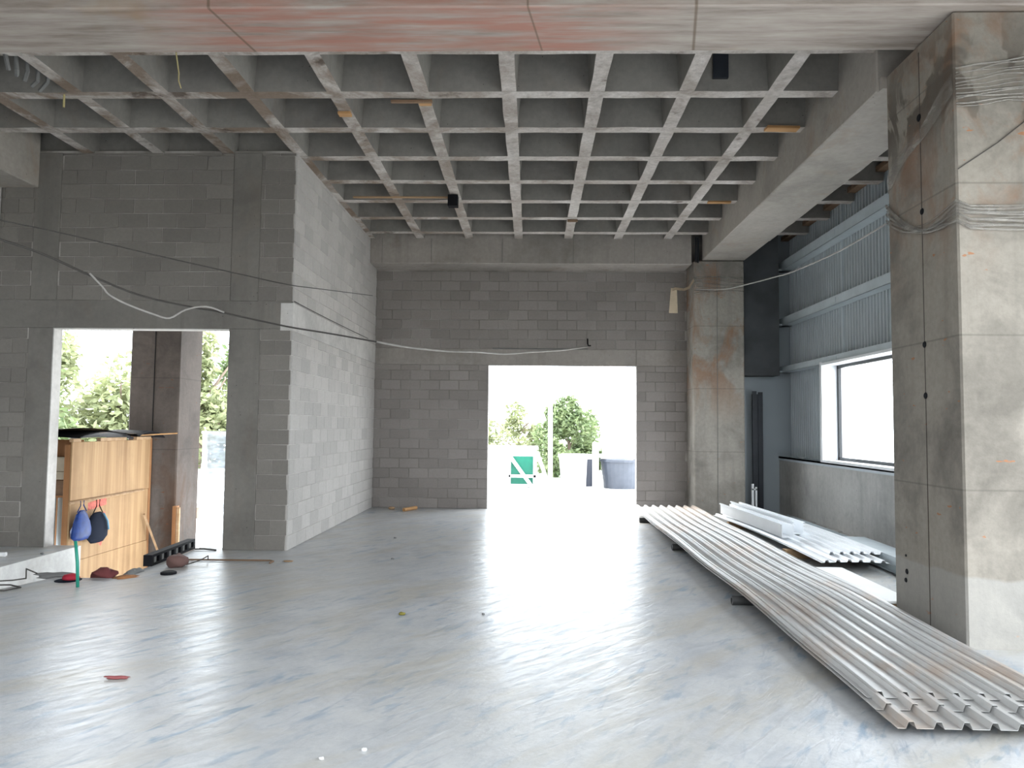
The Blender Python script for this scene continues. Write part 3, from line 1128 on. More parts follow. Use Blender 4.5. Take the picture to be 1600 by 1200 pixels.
def channel(x0, y0, rz, ln, h, w, z, lab, name='metal_channel', mat=None):
    b = MB()
    tk = 0.004
    b.box(0, tk, 0, ln, 0, h)
    b.box(-0.02, 0, 0, ln, h - tk, h)
    b.box(-0.02, -0.02 + tk, 0, ln, h - 0.02, h)
    b.box(tk, w, 0, ln, 0, tk)
    b.box(w - tk, w, 0, ln, 0, h * 0.92)
    b.box(w, w + 0.03, 0, ln, h * 0.92 - tk, h * 0.92)
    o = b.build(name, mat or M['white_metal'])
    o.location = (x0, y0, z)
    o.rotation_euler = (0, 0, rz)
    return tag(o, lab, 'metal channel', 'white folded channels on the short sheets')


channel(3.40, 10.15, 0.045, 2.75, 0.175, 0.16, 0.215, 'white folded metal channel on short sheets, the one closer to the long pile')
channel(3.66, 10.45, 0.05, 2.7, 0.18, 0.14, 0.222, 'white folded metal channel on short sheets, the one closer to the low wall')
# grey folded strips next to the low wall
b = MB()
b.box(0, 0.006, 0, 3.6, 0, 0.17)
b.box(0, 0.32, 0, 3.6, 0.165, 0.172)
b.box(-0.05, 0, 0, 3.6, 0.0, 0.006)
b.box(-0.012, 0.0, 0, 3.6, 0.06, 0.075)
b.box(0.314, 0.32, 0, 3.6, 0.0, 0.17)
o = b.build('steel_rail', M['girt']); o.location = (4.22, 6.9, 0.02); o.rotation_euler = (0, 0, -0.03)
tag(o, 'long blue-grey folded steel rail lying on floor behind near pillar', 'steel rail')
for i, (x, y0, ln) in enumerate(((4.52, 9.6, 4.4), (4.66, 9.2, 4.9))):
    b = MB()
    b.box(0, 0.12, 0, ln, 0, 0.005); b.box(0, 0.004, 0, ln, 0, 0.05); b.box(0.116, 0.12, 0, ln, 0, 0.07)
    o = b.build('flashing_strip', M['girt']); o.location = (x, y0, 0.0 + 0.004 * i); o.rotation_euler = (0, 0, -0.01 * i)
    tag(o, ('grey flashing strip on floor next to the short sheets', 'grey flashing strip lying tight against the foot of the low wall')[i], 'flashing')
b = MB()
for i in range(9):
    yy = 9.3 + i * 0.55
    b.cbox(XW - 0.07, XW - 0.005, yy, yy + 0.5, 0.0, 0.035 + 0.015 * (i % 2), 0.008)
b.build('mortar_fillet', M['low_wall'], low)

# white boards with timber edges
for k, (dx, dy, mat) in enumerate(((0.0, 0.0, 'timber'), (0.01, 0.02, 'timber'), (-0.005, -0.01, 'white_board'))):
    z0 = 0.0 + k * 0.034
    b = MB()
    b.cbox(0, 0.36, 0, 1.66, 0.002, 0.026, 0.003)
    o = b.build('board', M[mat]); o.location = (3.235 + dx, 7.06 + dy, z0 + 0.0)
    if mat == 'white_board':
        o.location.x = 3.235
    tag(o, ('bare timber board at the bottom of the small stack behind near pillar', 'bare timber board in the middle of the small stack behind near pillar',
            'white-faced board on top of the small stack behind near pillar')[k], 'board', 'boards stacked behind the near pillar')
    if k < 2:
        for yy in (0.3, 1.3):
            MB().box(0.02, 0.34, yy, yy + 0.05, 0.026, 0.036).build('spacer', M['timber'], o)

# ------------------------------------------------------------------ left side: formwork in the opening
fw = empty('plywood_formwork', (-6.35, 10.05, -1.9), 0, 'tall plywood formwork panel standing in the pit just beyond the left opening', 'formwork')
def at(o, *p):
    return Vector(p) - o.location
def fbox(name, mat, x0, x1, y0, y1, z0, z1, par, c=0.004):
    b = MB(); b.cbox(x0, x1, y0, y1, z0, z1, c)
    for i, v_ in enumerate(b.v):
        b.v[i] = tuple(Vector(v_) - par.location)
    return b.build(name, mat, par)
fbox('plywood_panel', M['plywood'], -6.375, -6.35, 10.10, 12.20, 0.585, 1.395, fw)
fbox('plywood_panel', M['plywood'], -6.378, -6.353, 10.10, 12.18, -0.265, 0.582, fw)
fbox('plywood_panel', M['plywood'], -6.373, -6.348, 10.10, 12.20, -1.15, -0.267, fw)
fbox('plywood_panel', M['plywood'], -6.378, -6.353, 10.10, 12.20, -1.9, -1.16, fw)
fbox('end_board', M['plywood_edge'], -6.46, -6.378, 10.10, 10.125, -1.9, 1.36, fw)
fbox('end_board', M['plywood_edge'], -6.45, -6.35, 12.20, 12.26, -1.9, 1.42, fw)
b = MB()
p0, p1 = Vector((-6.335, 10.06, 0.55)), Vector((-6.335, 12.0, 0.575))
b.tube([p0 - fw.location, p1 - fw.location], 0.018, 4)
b.build('batten', M['timber'], fw)
for (y0, y1, z0) in ((10.1, 10.28, 1.395), (10.75, 11.45, 1.395), (11.75, 12.2, 1.395)):
    fbox('top_batten', M['timber'], -6.40, -6.34, y0, y1, z0, z0 + 0.05, fw)
# red spray marks (flat paint on the panel)
def mark(pts, w):
    b = MB()
    for (a, c_) in zip(pts, pts[1:]):
        d = Vector((0, c_[0] - a[0], c_[1] - a[1])).normalized()
        nrm = Vector((0, -d.z, d.y)) * w / 2
        q = [Vector((-6.3515, *a)) - nrm, Vector((-6.3515, *a)) + nrm, Vector((-6.3515, *c_)) + nrm, Vector((-6.3515, *c_)) - nrm]
        n0 = len(b.v)
        b.v += [tuple(x - fw.location) for x in q]
        b.f.append((n0, n0 + 1, n0 + 2, n0 + 3))
    b.build('paint_mark', M['red_paint'], fw)
mark([(10.52, 0.46), (10.98, 0.50)], 0.11)
mark([(10.78, 0.33), (10.80, -0.10)], 0.05)
mark([(10.93, 0.34), (10.95, 0.10), (10.86, -0.14)], 0.06)
mark([(10.50, -0.34), (10.58, -0.36)], 0.07)
# dark sheets curling over the top
for (y0, y1, zc, lab, mat, xs) in ((10.15, 11.55, 1.47, 'curled dark sheet lying over the near half of the formwork top', 'black', -6.28),
                          (11.6, 12.42, 1.47, 'curled dark sheet lying over the far half of the formwork top', 'black', -6.22)):
    b = MB()
    vs, fs = [], []
    for i in range(13):
        u = i / 12
        y = y0 + (y1 - y0) * u
        z = zc - 0.02 + 0.09 * math.sin(math.pi * u) ** 0.8 - 0.03 * u
        for (x, dz) in ((xs, 0.0), (xs - 0.5, 0.02), (xs - 1.0, -0.01)):
            vs += [(x, y, z + dz), (x, y, z + dz + 0.012)]
    for i in range(12):
        a = i * 6
        for q in (0, 2):
            fs.append((a + q, a + q + 2, a + q + 8, a + q + 6))
            fs.append((a + q + 1, a + q + 7, a + q + 9, a + q + 3))
        fs.append((a, a + 6, a + 7, a + 1))
    b.add(vs, fs)
    tag(b.build('roofing_sheet', M[mat]), lab, 'sheet', 'dark sheets over the formwork')
b = MB()
vs = []
for i in range(9):
    u = i / 8
    vs += [(-6.85 - 0.6, 10.05 + 1.7 * u, 1.50 + 0.03 * math.sin(u * 3)), (-6.30, 10.05 + 1.7 * u, 1.53 + 0.05 * math.sin(u * 4 + 1))]
fs = [(2 * i, 2 * i + 1, 2 * i + 3, 2 * i + 2) for i in range(8)]
b.add(vs, fs)
b.add([(x, y, z + 0.015) for (x, y, z) in vs], [f[::-1] for f in fs])
tag(b.build('plank', M['timber_dark']), 'grey-brown weathered sheet on top of the formwork under sky', 'board')
b = MB(); b.tube([(-6.45, 11.7, 1.458), (-5.95, 12.3, 1.50)], 0.012, 6)
tag(b.build('steel_bar', M['scrap']), 'thin rusty bar sticking out sideways from the formwork top', 'bar')
# pieces behind, left of the formwork
st = empty('board_stack', (-6.9, 10.5, -1.9), 0, 'stack of dark and beige boards left of the plywood formwork', 'boards')
fbox('board', M['plywood_edge'], -7.3, -6.47, 10.5, 10.56, 1.18, 1.42, st)
fbox('board', M['beige'], -7.3, -6.49, 10.42, 10.50, 0.97, 1.17, st)
fbox('board', M['beige'], -7.3, -6.49, 10.44, 10.52, 0.85, 0.96, st)
fbox('board', M['timber_dark'], -7.3, -6.49, 10.46, 10.52, 0.62, 0.84, st)
fbox('upright', M['plywood_edge'], -7.3, -6.47, 10.56, 10.62, -1.9, 1.18, st)
for i in range(4):
    b = MB(); x = -6.86 + i * 0.105
    b.tube([(x, 10.36, -1.9), (x, 10.36, 0.60)], 0.036, 10)
    tag(b.build('steel_pipe', M['girt'], smooth=True), 'grey upright steel pipe between the opening jamb and the formwork, ' + ('first', 'second', 'third', 'fourth')[i] + ' from the jamb', 'pipe', 'grey pipes left of the formwork')

# bags hanging on the batten
def bag(prof, y, x, zt, mat, lab, wy, wx, strap_top, seed, mat2=None):
    """prof: (t, half width factor) top to bottom"""
    t_ = empty('hanging_bag', (x, y, zt), 0, lab, 'bag')
    b = MB()
    n = 14
    rings = []
    for (dz, f) in prof:
        base = len(b.v)
        for k in range(n):
            w = 2 * math.pi * k / n
            q = noise.noise(Vector((math.cos(w) * 1.5, math.sin(w) * 1.5, dz * 9 + seed))) * 0.18
            b.v.append((wx * f * math.cos(w) * (1 + q), wy * f * math.sin(w) * (1 + q), dz))
        rings.append(base)
    for r0, r1 in zip(rings, rings[1:]):
        for k in range(n):
            b.f.append((r0 + k, r0 + (k + 1) % n, r1 + (k + 1) % n, r1 + k))
    b.f.append(tuple(rings[-1] + k for k in range(n)))
    b.f.append(tuple(rings[0] + k for k in range(n)))
    b.build('bag_body', mat, t_, smooth=True)
    for s in (-1, 1):
        MB().tube([(0, s * 0.04, strap_top), (0.0, s * 0.035, strap_top * 0.5), (0, s * wy * 0.5, -0.02)], 0.008, 5).build('strap', mat2 or mat, t_, smooth=True)
    return t_


bag([(0, .25), (-.06, .55), (-.16, .85), (-.27, 1.0), (-.36, .98), (-.41, .7)], 10.20, -6.24, 0.45, M['blue'], 'crumpled blue plastic bag hanging on the formwork batten', 0.21, 0.06, 0.13, 3)
bg = bag([(0, .3), (-.04, .65), (-.12, .85), (-.26, 1.0), (-.36, .95), (-.43, .6)], 10.58, -6.24, 0.38, M['navy'], 'dark navy cloth bag hanging on the formwork batten', 0.25, 0.06, 0.18, 8, M['black'])
b = MB(); b.tube([(0.05, 0.06, -0.02), (0.072, 0.14, -0.14), (0.06, 0.19, -0.27)], 0.014, 5)
b.build('trim_strip', M['light_blue'], bg, smooth=True)
# leaning timber
b = MB(); b.tube([(-6.30, 11.95, 0.15), (-5.75, 11.55, -1.88)], 0.022, 4)
b2 = MB(); b2.tube([(-6.30, 11.98, 0.18), (-6.15, 12.4, -0.75)], 0.022, 4)
tag(b2.build('timber_prop', M['timber']), 'thin timber stick leaning on the right end of the formwork', 'timber')
b = MB(); b.cbox(-5.99, -5.93, 12.30, 12.42, -1.9, 0.28, 0.004, )
tag(b.build('plank', M['plywood_edge']), 'brown plank standing at the foot of the outdoor pillar', 'plank')
b = MB(); b.cbox(-5.92, -5.87, 12.30, 12.34, -1.9, 0.26, 0.004, )
tag(b.build('plank', M['timber']), 'pale narrow plank standing beside the brown one at the outdoor pillar', 'plank')

# ------------------------------------------------------------------ odds and ends at the floor opening
rail = empty('slotted_rail', (-4.47, 8.62, 0), math.atan2(1.22, -0.06) - 0.0, 'black slotted plastic rail lying along the right edge of floor opening', 'rail')
L_ = 1.25
MB().box(0, L_, -0.05, 0.05, 0.0, 0.03).build('bottom_rail', M['black'], rail)
MB().box(0, L_, -0.05, 0.05, 0.10, 0.13).build('top_rail', M['black'], rail)
for i in range(7):
    x = i * (L_ - 0.05) / 6
    MB().box(x, x + 0.05, -0.05, 0.05, 0.03, 0.10).build('post', M['black'], rail)
for i in range(6):
    x = i * (L_ - 0.05) / 6 + 0.05
    MB().box(x + 0.04, x + 0.09, -0.04, 0.035, 0.03, 0.10).build('slot_insert', M['grime'], rail)


def lump(name, loc, s, mat, lab, cat, seed=0, amp=0.35, rz=0.0, n=14):
    b = MB()
    m_ = 8
    for i in range(m_ + 1):
        th = math.pi * i / m_
        for k in range(n):
            ph = 2 * math.pi * k / n
            d = Vector((math.sin(th) * math.cos(ph), math.sin(th) * math.sin(ph), math.cos(th)))
            r = 1 + amp * noise.noise(d * 1.7 + Vector((seed, seed * 1.3, 0)))
            b.v.append((d.x * r * s[0], d.y * r * s[1], max(-s[2] * 0.8, d.z * r * s[2]) + s[2] * 0.8))
    for i in range(m_):
        for k in range(n):
            b.f.append((i * n + k, i * n + (k + 1) % n, (i + 1) * n + (k + 1) % n, (i + 1) * n + k))
    o = b.build(name, mat, smooth=True)
    o.location = loc
    o.rotation_euler = (0, 0, rz)
    return tag(o, lab, cat) if lab else o


lump('work_bag', (-4.12, 8.62, 0), (0.12, 0.12, 0.085), M['brown'], 'crumpled brown cloth bag on floor in front of the slotted rail', 'bag', 2)
b = MB(); b.lathe([(0.0, 0.03), (0.06, 0.03), (0.085, 0.02), (0.085, 0.0), (0, 0)], (-4.02, 8.22, 0), 20)
tag(b.build('round_lid', M['black']), 'flat black round lid on floor below the brown bag', 'lid')
b = MB(); b.tube([(-4.05, 8.7, 0.01), (-3.92, 8.78, 0.05), (-3.86, 8.86, 0.09), (-3.9, 8.95, 0.03)], 0.007, 5)
tag(b.build('wire_hook', M['cable_dark']), 'bent dark wire on floor right of the brown bag', 'wire')
b = MB(); b.tube([(-4.60, 7.50, 0.0), (-4.62, 7.51, 0.25), (-4.66, 7.53, 0.46)], 0.016, 8)
tag(b.build('green_stake', M['green'], smooth=True), 'thin green stake standing upright at the near edge of floor opening', 'stake')
hat = empty('cap', (-4.86, 7.80, 0), 0.3, 'dark cap with a red crown lying at edge of the floor opening', 'cap')
o = lump('crown', (0, 0, 0), (0.085, 0.07, 0.04), M['red'], None, None, 5, 0.2); o.parent = hat
b = MB(); b.lathe([(0.0, 0.012), (0.09, 0.012), (0.13, 0.004), (0.13, 0.0), (0, 0)], (-0.03, 0.02, 0), 16); b.build('brim', M['navy'], hat)
lump('maroon_rag', (-4.62, 8.02, -0.03), (0.13, 0.10, 0.07), M['maroon'], 'maroon rag draped at the edge behind the green stake', 'rag', 9, 0.6)
lump('brown_rag', (-4.38, 7.99, -0.02), (0.12, 0.07, 0.025), M['rust_leaf'], 'rust-brown rag at the corner of the floor opening', 'rag', 4, 0.6, 0.6)
lump('dark_rag', (-4.42, 8.25, -0.02), (0.07, 0.17, 0.03), M['grime'], 'dark grey rag on the right edge of floor opening', 'rag', 6, 0.6, 0.1)
lump('grey_rag', (-5.15, 8.0, -0.02), (0.20, 0.07, 0.035), M['grime'], 'flat grey rag left of the dark cap', 'rag', 12, 0.6, 0.2)
b = MB(); b.tube([(-4.20, 9.0, 0.015), (-3.6, 9.0, 0.018), (-3.16, 9.0, 0.02), (-3.10, 8.95, 0.02), (-3.12, 8.88, 0.012)], 0.011, 6)
tag(b.build('steel_bar', M['timber_dark']), 'long thin steel bar with bent end on floor before the left cross wall', 'bar')
lump('sand_pile', (-2.95, 9.05, 0), (0.06, 0.05, 0.008), M['timber'], 'small patch of sawdust at the bent end of the steel bar', 'sawdust', 3)
b = MB(); b.tube([(-4.13, 9.72, 0.01), (-4.3, 9.74, 0.02), (-4.42, 9.73, 0.02)], 0.012, 5)
tag(b.build('steel_bar', M['cable_dark']), 'short dark bar at the foot of the right jamb of the left opening', 'bar')
# left slab: plug, cable
pl = empty('power_plug', (-6.55, 9.10, 0), 0.2, 'white extension plug lying on the slab at far left', 'plug')
MB().cbox(-0.10, 0.05, -0.03, 0.03, 0, 0.05, 0.01).build('plug_body', M['white'], pl)
MB().cbox(-0.16, -0.11, -0.035, 0.035, 0, 0.11, 0.01).build('plug_socket', M['white'], pl)
lump('pebble', (-6.18, 9.3, 0), (0.02, 0.02, 0.012), M['grime'], 'small dark pebble on slab right of the white plug', 'pebble', 1)
b = MB()
b.tube([(-5.95, 7.6, 0.01), (-5.62, 7.62, 0.015), (-5.40, 7.68, 0.02), (-5.33, 7.78, 0.02), (-5.4, 7.88, 0.10), (-5.33, 7.97, 0.03)], 0.008, 6)
b.tube([(-5.9, 7.15, 0.01), (-5.5, 7.18, 0.012), (-5.18, 7.25, 0.012), (-5.12, 7.4, 0.012), (-5.3, 7.5, 0.012), (-5.8, 7.45, 0.012)], 0.008, 6)
tag(b.build('coiled_cable', M['cable_dark'], smooth=True), 'loose loop of dark cable on floor at far left', 'cable')

# floor debris
lump('red_rag', (-2.71, 4.88, 0), (0.075, 0.022, 0.012), M['debris_red'], 'faded red scrap lying alone on the floor at lower left', 'scrap', 3, 0.7, 0.05)
b = MB(); b.tube([(-2.45, 14.35, 0.035), (-2.27, 14.75, 0.035)], 0.035, 8)
tag(b.build('pipe_offcut', M['scrap']), 'short pale pipe offcut on floor by the back wall', 'pipe')
lump('rubble', (-2.75, 14.7, 0), (0.06, 0.05, 0.03), M['timber'], 'small lump of rubble left of the pipe offcut', 'rubble', 7)
for (x, y, s, m_, l_) in ((-1.13, 6.62, 0.03, 'debris_olive', 'olive leaf scrap on the open middle of the floor'),
                          (-1.04, 3.79, 0.014, 'white', 'white crumb on floor at bottom edge of view, the one nearer the left'),
                          (-0.85, 3.90, 0.016, 'white', 'white crumb on floor at bottom edge of view, with a paired neighbour'),
                          (-0.41, 6.69, 0.014, 'grime', 'tiny dark crumb in the middle of the open floor'),
                          (-1.72, 9.3, 0.02, 'grime', 'dark crumb on floor between bent steel bar and open middle'),
                          (-2.0, 11.0, 0.02, 'grime', 'small dark crumb near the foot of the long pale block wall')):
    lump('crumb', (x, y, 0), (s, s * 0.7, s * 0.5), M[m_], l_, 'crumb', x * 7, 0.5)

# ------------------------------------------------------------------ scraps stuck to the ribs
def scrap(x0, x1, y0, y1, z0, z1, mat, lab, name='timber_scrap', cat='timber scrap', rz=0.0):
    cx, cy = (x0 + x1) / 2, (y0 + y1) / 2
    b = MB(); b.cbox(x0 - cx, x1 - cx, y0 - cy, y1 - cy, z0, z1, 0.003)
    o = b.build(name, M[mat]); o.location = (cx, cy, 0); o.rotation_euler = (0, 0, rz)
    return tag(o, lab, cat)
scrap(2.84, 3.24, 8.86, 8.99, 5.335, 5.366, 'scrap', 'orange timber scrap under second cross rib beside the long beam', rz=0.05)
scrap(2.85, 3.22, 11.88, 11.96, 5.34, 5.368, 'scrap', 'orange timber scrap under a distant cross rib by the long beam')
scrap(-1.31, -1.17, 8.16, 8.24, 5.335, 5.366, 'scrap', 'small orange wood chip under rib, fifth rib from the long beam')
scrap(-2.31, -2.16, 8.44, 8.54, 5.335, 5.366, 'scrap', 'small orange wood chip under rib above the long block wall side')
scrap(-1.62, -1.15, 8.12, 8.16, 5.33, 5.36, 'timber_dark', 'dark lath stuck to the first cross rib', rz=0.0)
scrap(-1.36, -1.20, 11.55, 11.70, 5.18, 5.36, 'black', 'small black box fixed under a rib in the middle of the ceiling', 'junction_box', 'junction box')
scrap(-2.9, -1.36, 11.62, 11.66, 5.325, 5.35, 'timber', 'long thin lath running to the black box under the ribs')
scrap(0.62, 0.80, 12.98, 13.06, 5.335, 5.366, 'timber_dark', 'dark wood chip under a far rib right of the middle')
b = MB(); b.tube([(-3.56, 7.05, 5.36), (-3.60, 7.2, 5.22), (-3.70, 7.4, 5.24), (-3.82, 7.7, 5.30)], 0.007, 5)
tag(b.build('string', M['yellow']), 'yellowish string dangling from ceiling ribs at upper left', 'string')
b = MB(); b.tube([(-5.3, 8.0, 5.38), (-5.3, 8.0, 5.22)], 0.012, 5)
tag(b.build('rebar_stub', M['yellow']), 'short pale stub hanging from first cross rib at upper left', 'stub')
b = MB()
for i in range(5):
    b.tube([(-5.35 + 0.03 * i, 7.1 + i * 0.13, 5.44), (-5.33 + 0.02 * i, 7.12 + i * 0.13, 5.34 - 0.05 * (i % 2)), (-5.36, 7.2 + i * 0.12, 5.26)], 0.022, 5)
tag(b.build('wire_bundle', M['grime']), 'tangle of grey rags hanging from ceiling at upper left corner', 'rag')

# strap hanging from the far pillar
b = MB()
pp = [(3.15, 14.33, 4.56), (3.05, 14.32, 4.40), (2.95, 14.31, 4.36), (2.78, 14.30, 4.38), (2.73, 14.30, 4.36)]
vs, fs = [], []
for (x, y, z) in pp:
    vs += [(x, y - 0.03, z - 0.03), (x, y + 0.03, z + 0.03)]
fs = [(2 * i, 2 * i + 1, 2 * i + 3, 2 * i + 2) for i in range(4)]
b.add(vs, fs)
vs = [(2.70, 14.29, 4.39), (2.81, 14.29, 4.37), (2.83, 14.30, 3.90), (2.66, 14.30, 3.90), (2.70, 14.31, 4.39), (2.81, 14.31, 4.37), (2.83, 14.315, 3.90), (2.66, 14.315, 3.90)]
b.add(vs, [(0, 1, 2, 3), (7, 6, 5, 4), (0, 4, 5, 1), (1, 5, 6, 2), (2, 6, 7, 3), (3, 7, 4, 0)])
tag(b.build('fabric_strap', M['cloth_strap'], fix=False), 'beige fabric strap hanging off left edge of the far pillar', 'strap')

# film wrapped on far pillar
t_ = empty('plastic_wrap', (3.16, 14.36, 4.5), 0, 'brownish film band wrapped round top of the far pillar', 'plastic wrap')
for k in range(6):
    pts = [Vector((0.0 + 0.97 * i / 8, -0.006, 0.10 - 0.055 * k + 0.03 * math.sin(i * 0.5 + k) + noise.noise(Vector((i, k * 2, 1))) * 0.03)) for i in range(9)]
    MB().tube(pts, 0.008, 5).build('strand', M['film'], t_, smooth=True)

# ------------------------------------------------------------------ cables across the room (hang in one vertical plane each)
F_ = 1152.7
def pix(x, y):
    return (_r * ((x - 800) / F_) - _u * ((y - 600) / F_) + _f)
def on_plane(px, P, Q):
    """real 3-D point of a cable that hangs in the vertical plane through P and Q"""
    d = pix(*px)
    n = Vector((Q[1] - P[1], -(Q[0] - P[0]), 0))
    t_ = n.dot(Vector((P[0], P[1], 0))) / n.dot(d)
    return EYE + d * t_
def cable(pxs, P, Q, r, mat, lab, sub=4, name='hanging_cable'):
    pts = [on_plane(p[:2], p[2] if len(p) > 2 else P, p[3] if len(p) > 2 else Q) for p in pxs]
    out = []
    for i in range(len(pts) - 1):
        p0 = pts[max(0, i - 1)]; p1 = pts[i]; p2 = pts[i + 1]; p3 = pts[min(len(pts) - 1, i + 2)]
        for k in range(sub):
            u = k / sub
            out.append(0.5 * ((2 * p1) + (p2 - p0) * u + (2 * p0 - 5 * p1 + 4 * p2 - p3) * u * u + (3 * p1 - p0 - 3 * p2 + p3) * u ** 3))
    out.append(pts[-1])
    return tag(MB().tube(out, r, 6).build(name, mat, smooth=True), lab, 'cable')
PA, QA = (-5.2, 7.0), (1.15, 14.95)
cable([(-30, 365), (0, 374), (70, 398), (140, 430), (220, 462), (300, 480), (340, 487), (410, 502), (458, 512), (520, 522), (588, 534), (630, 541), (680, 548)], PA, QA, 0.012, M['cable_dark'],
      'thick dark cable sagging from upper left towards the back wall')
cable([(588, 534), (640, 543), (700, 549), (745, 550), (790, 553), (830, 550), (880, 547), (921, 541)], PA, QA, 0.016, M['cable_pale'],
      'pale twisted cable hanging before the back wall up to the hook')
cable([(140, 427), (160, 448), (171, 461), (200, 476), (240, 491), (265, 497), (290, 484), (322, 479), (350, 488)], (-5.2, 6.9), (1.15, 14.85), 0.011, M['cable_pale'],
      'pale loose cable loop branching under the thick dark cable')
A1, A2 = ((-5.2, 7.0), (-3.1, 9.3)), ((-3.1, 9.3), (-3.12, 15.0))
cable([(-20, 340) + A1, (100, 365) + A1, (240, 398) + A1, (360, 425) + A1, (446, 444) + A1, (480, 449) + A2, (520, 454) + A2, (582, 462) + A2], None, None, 0.007, M['cable_dark'],
      'thin dark wire stretched above the thick cable on the left')
cable([(1088, 452), (1130, 452), (1172, 443), (1210, 433), (1240, 424), (1310, 393), (1384, 350)], (3.1, 14.3), (3.36, 7.2), 0.009, M['cable_pale'],
      'pale grey cable running from far pillar to the near pillar')
cable([(460, 471), (500, 492), (540, 512), (575, 529)], (-3.19, 9.8), (-3.19, 15.0), 0.006, M['cable_dark'], 'thin dark wire slanting across the long pale block wall')
b = MB()
b.tube([(1.14, 15.03, 3.47), (1.14, 14.98, 3.36), (1.15, 14.93, 3.32), (1.20, 14.93, 3.32)], 0.014, 6)
tag(b.build('wall_hook', M['black']), 'small black hook on the back wall above the doorway', 'hook')
b = MB()
b.cbox(-0.8, 1.15, YB - 0.02, YB - 0.006, 3.25, 3.27, 0.003)
b.build('lath', M['grime'], wall_back)

# ------------------------------------------------------------------ outdoors beyond the doorway
sk = empty('skip_container', (-0.45, 20.4, -0.03), 0, 'white-framed container with teal side outside the doorway', 'container')
def sbox(name, mat, *a, par=None, M_=None):
    b = MB(); b.cbox(*a, 0.006, M_)
    return b.build(name, mat, par)
sbox('body', M['tank'], -1.6, 0.62, 0.25, 1.6, 0.0, 1.05, par=sk)
sbox('side_panel', M['teal'], -0.10, 0.52, 0.20, 0.24, 0.1, 0.86, par=sk)
sbox('lid', M['tank'], -1.65, 0.66, 0.15, 1.65, 1.05, 1.12, par=sk)
for a in ((-0.16, -0.10, 0.12, 0.2, 0.0, 1.05), (0.52, 0.60, 0.12, 0.2, 0, 1.05), (-0.16, 0.6, 0.12, 0.2, 0.28, 0.36)):
    sbox('frame_bar', M['tank'], *a, par=sk)
MB().tube([(-0.12, 0.14, 0.86), (0.5, 0.14, 0.02)], 0.05, 4).build('frame_bar', M['tank'], sk)
MB().tube([(0.62, 0.2, 1.0), (0.98, 0.2, 0.0)], 0.05, 4).build('frame_bar', M['tank'], sk)
b = MB(); b.tube([(0.58, 21.9, -0.03), (0.57, 21.9, 2.7)], 0.07, 10)
tag(b.build('white_pole', M['pole_white'], smooth=True), 'slim white pole standing outdoors behind the doorway', 'pole')


def tank(x, y, r, h, mats, lab, dark_side=None):
    t_ = empty('water_tank', (x, y, -0.03), 0, lab, 'tank', 'plastic tanks outside the doorway')
    b = MB(); b.lathe([(0, 0), (r * 0.86, 0), (r, h * 0.92), (r * 1.05, h * 0.92), (r * 1.05, h), (r * 0.97, h), (r * 0.8, h * 0.9), (0, h * .9)], n=28)
    b.build('tank_body', mats[0], t_, smooth=False)
    if len(mats) > 1:
        b = MB()
        n = 12
        a0, a1 = dark_side
        for i in range(n + 1):
            w = a0 + (a1 - a0) * i / n
            for (q, z) in ((0.872, 0.06), (1.0, h * 0.88)):
                b.v.append(((r * q + 0.008) * math.cos(w), (r * q + 0.008) * math.sin(w), z))
        for i in range(n):
            b.f.append((2 * i, 2 * i + 2, 2 * i + 3, 2 * i + 1))
        b.build('side_band', mats[1], t_, smooth=True)


tank(1.35, 20.9, 0.55, 0.92, (M['tank'], M['tank_dark']), 'white plastic tank with slate side band behind the white pole', (-1.2, -0.25))
tank(2.55, 20.9, 0.58, 0.80, (M['tank_mid'],), 'grey-blue plastic tank at right side of the doorway view')
tank(3.9, 22.0, 0.58, 0.80, (M['tank'],), 'white plastic tank standing farther right, partly hidden by the door edge')
sbox('stacked_lid', M['tank'], 1.95, 3.0, 20.5, 21.3, 0.80, 0.90)
tag(bpy.data.objects['stacked_lid'], 'white lid lying across the grey-blue tank', 'lid')
sbox('white_box', M['tank'], 2.05, 2.9, 20.7, 21.3, 0.90, 1.20)
tag(bpy.data.objects['white_box'], 'white carton resting on the lid of the grey-blue tank', 'box')
sbox('white_post', M['tank'], 1.68, 1.84, 20.1, 20.2, -0.03, 1.25)
tag(bpy.data.objects['white_post'], 'short white post between the two plastic tanks', 'post')

# plastic sheeting outdoors at the left
b = MB()
n, m_ = 16, 18
for i in range(n + 1):
    for k in range(m_ + 1):
        u, w = i / n, k / m_
        x = -6.45 + 1.0 * u
        z = -1.88 + 3.35 * w
        y = 14.4 + 0.14 * math.sin(u * 11 + w * 3) + 0.12 * noise.noise(Vector((u * 4, w * 5, 2))) - 0.25 * (1 - w)
        b.v.append((x, y, z + (0.05 * math.sin(u * 7) if k == m_ else 0)))
for i in range(n):
    for k in range(m_):
        a = i * (m_ + 1) + k
        b.f.append((a, a + m_ + 1, a + m_ + 2, a + 1))
tag(b.build('plastic_sheeting', M['sheeting'], smooth=True, fix=False), 'crinkled translucent sheeting hanging outdoors at right of the left opening', 'sheeting')
b = MB()
for x in (-6.45, -5.45):
    b.tube([(x, 14.45, -1.9), (x, 14.45, 1.5)], 0.03, 6)
b.tube([(-6.5, 14.45, 1.49), (-5.4, 14.45, 1.49)], 0.03, 6)
tag(b.build('sheeting_frame', M['pole_white']), 'pale pole frame carrying the translucent sheeting', 'frame')


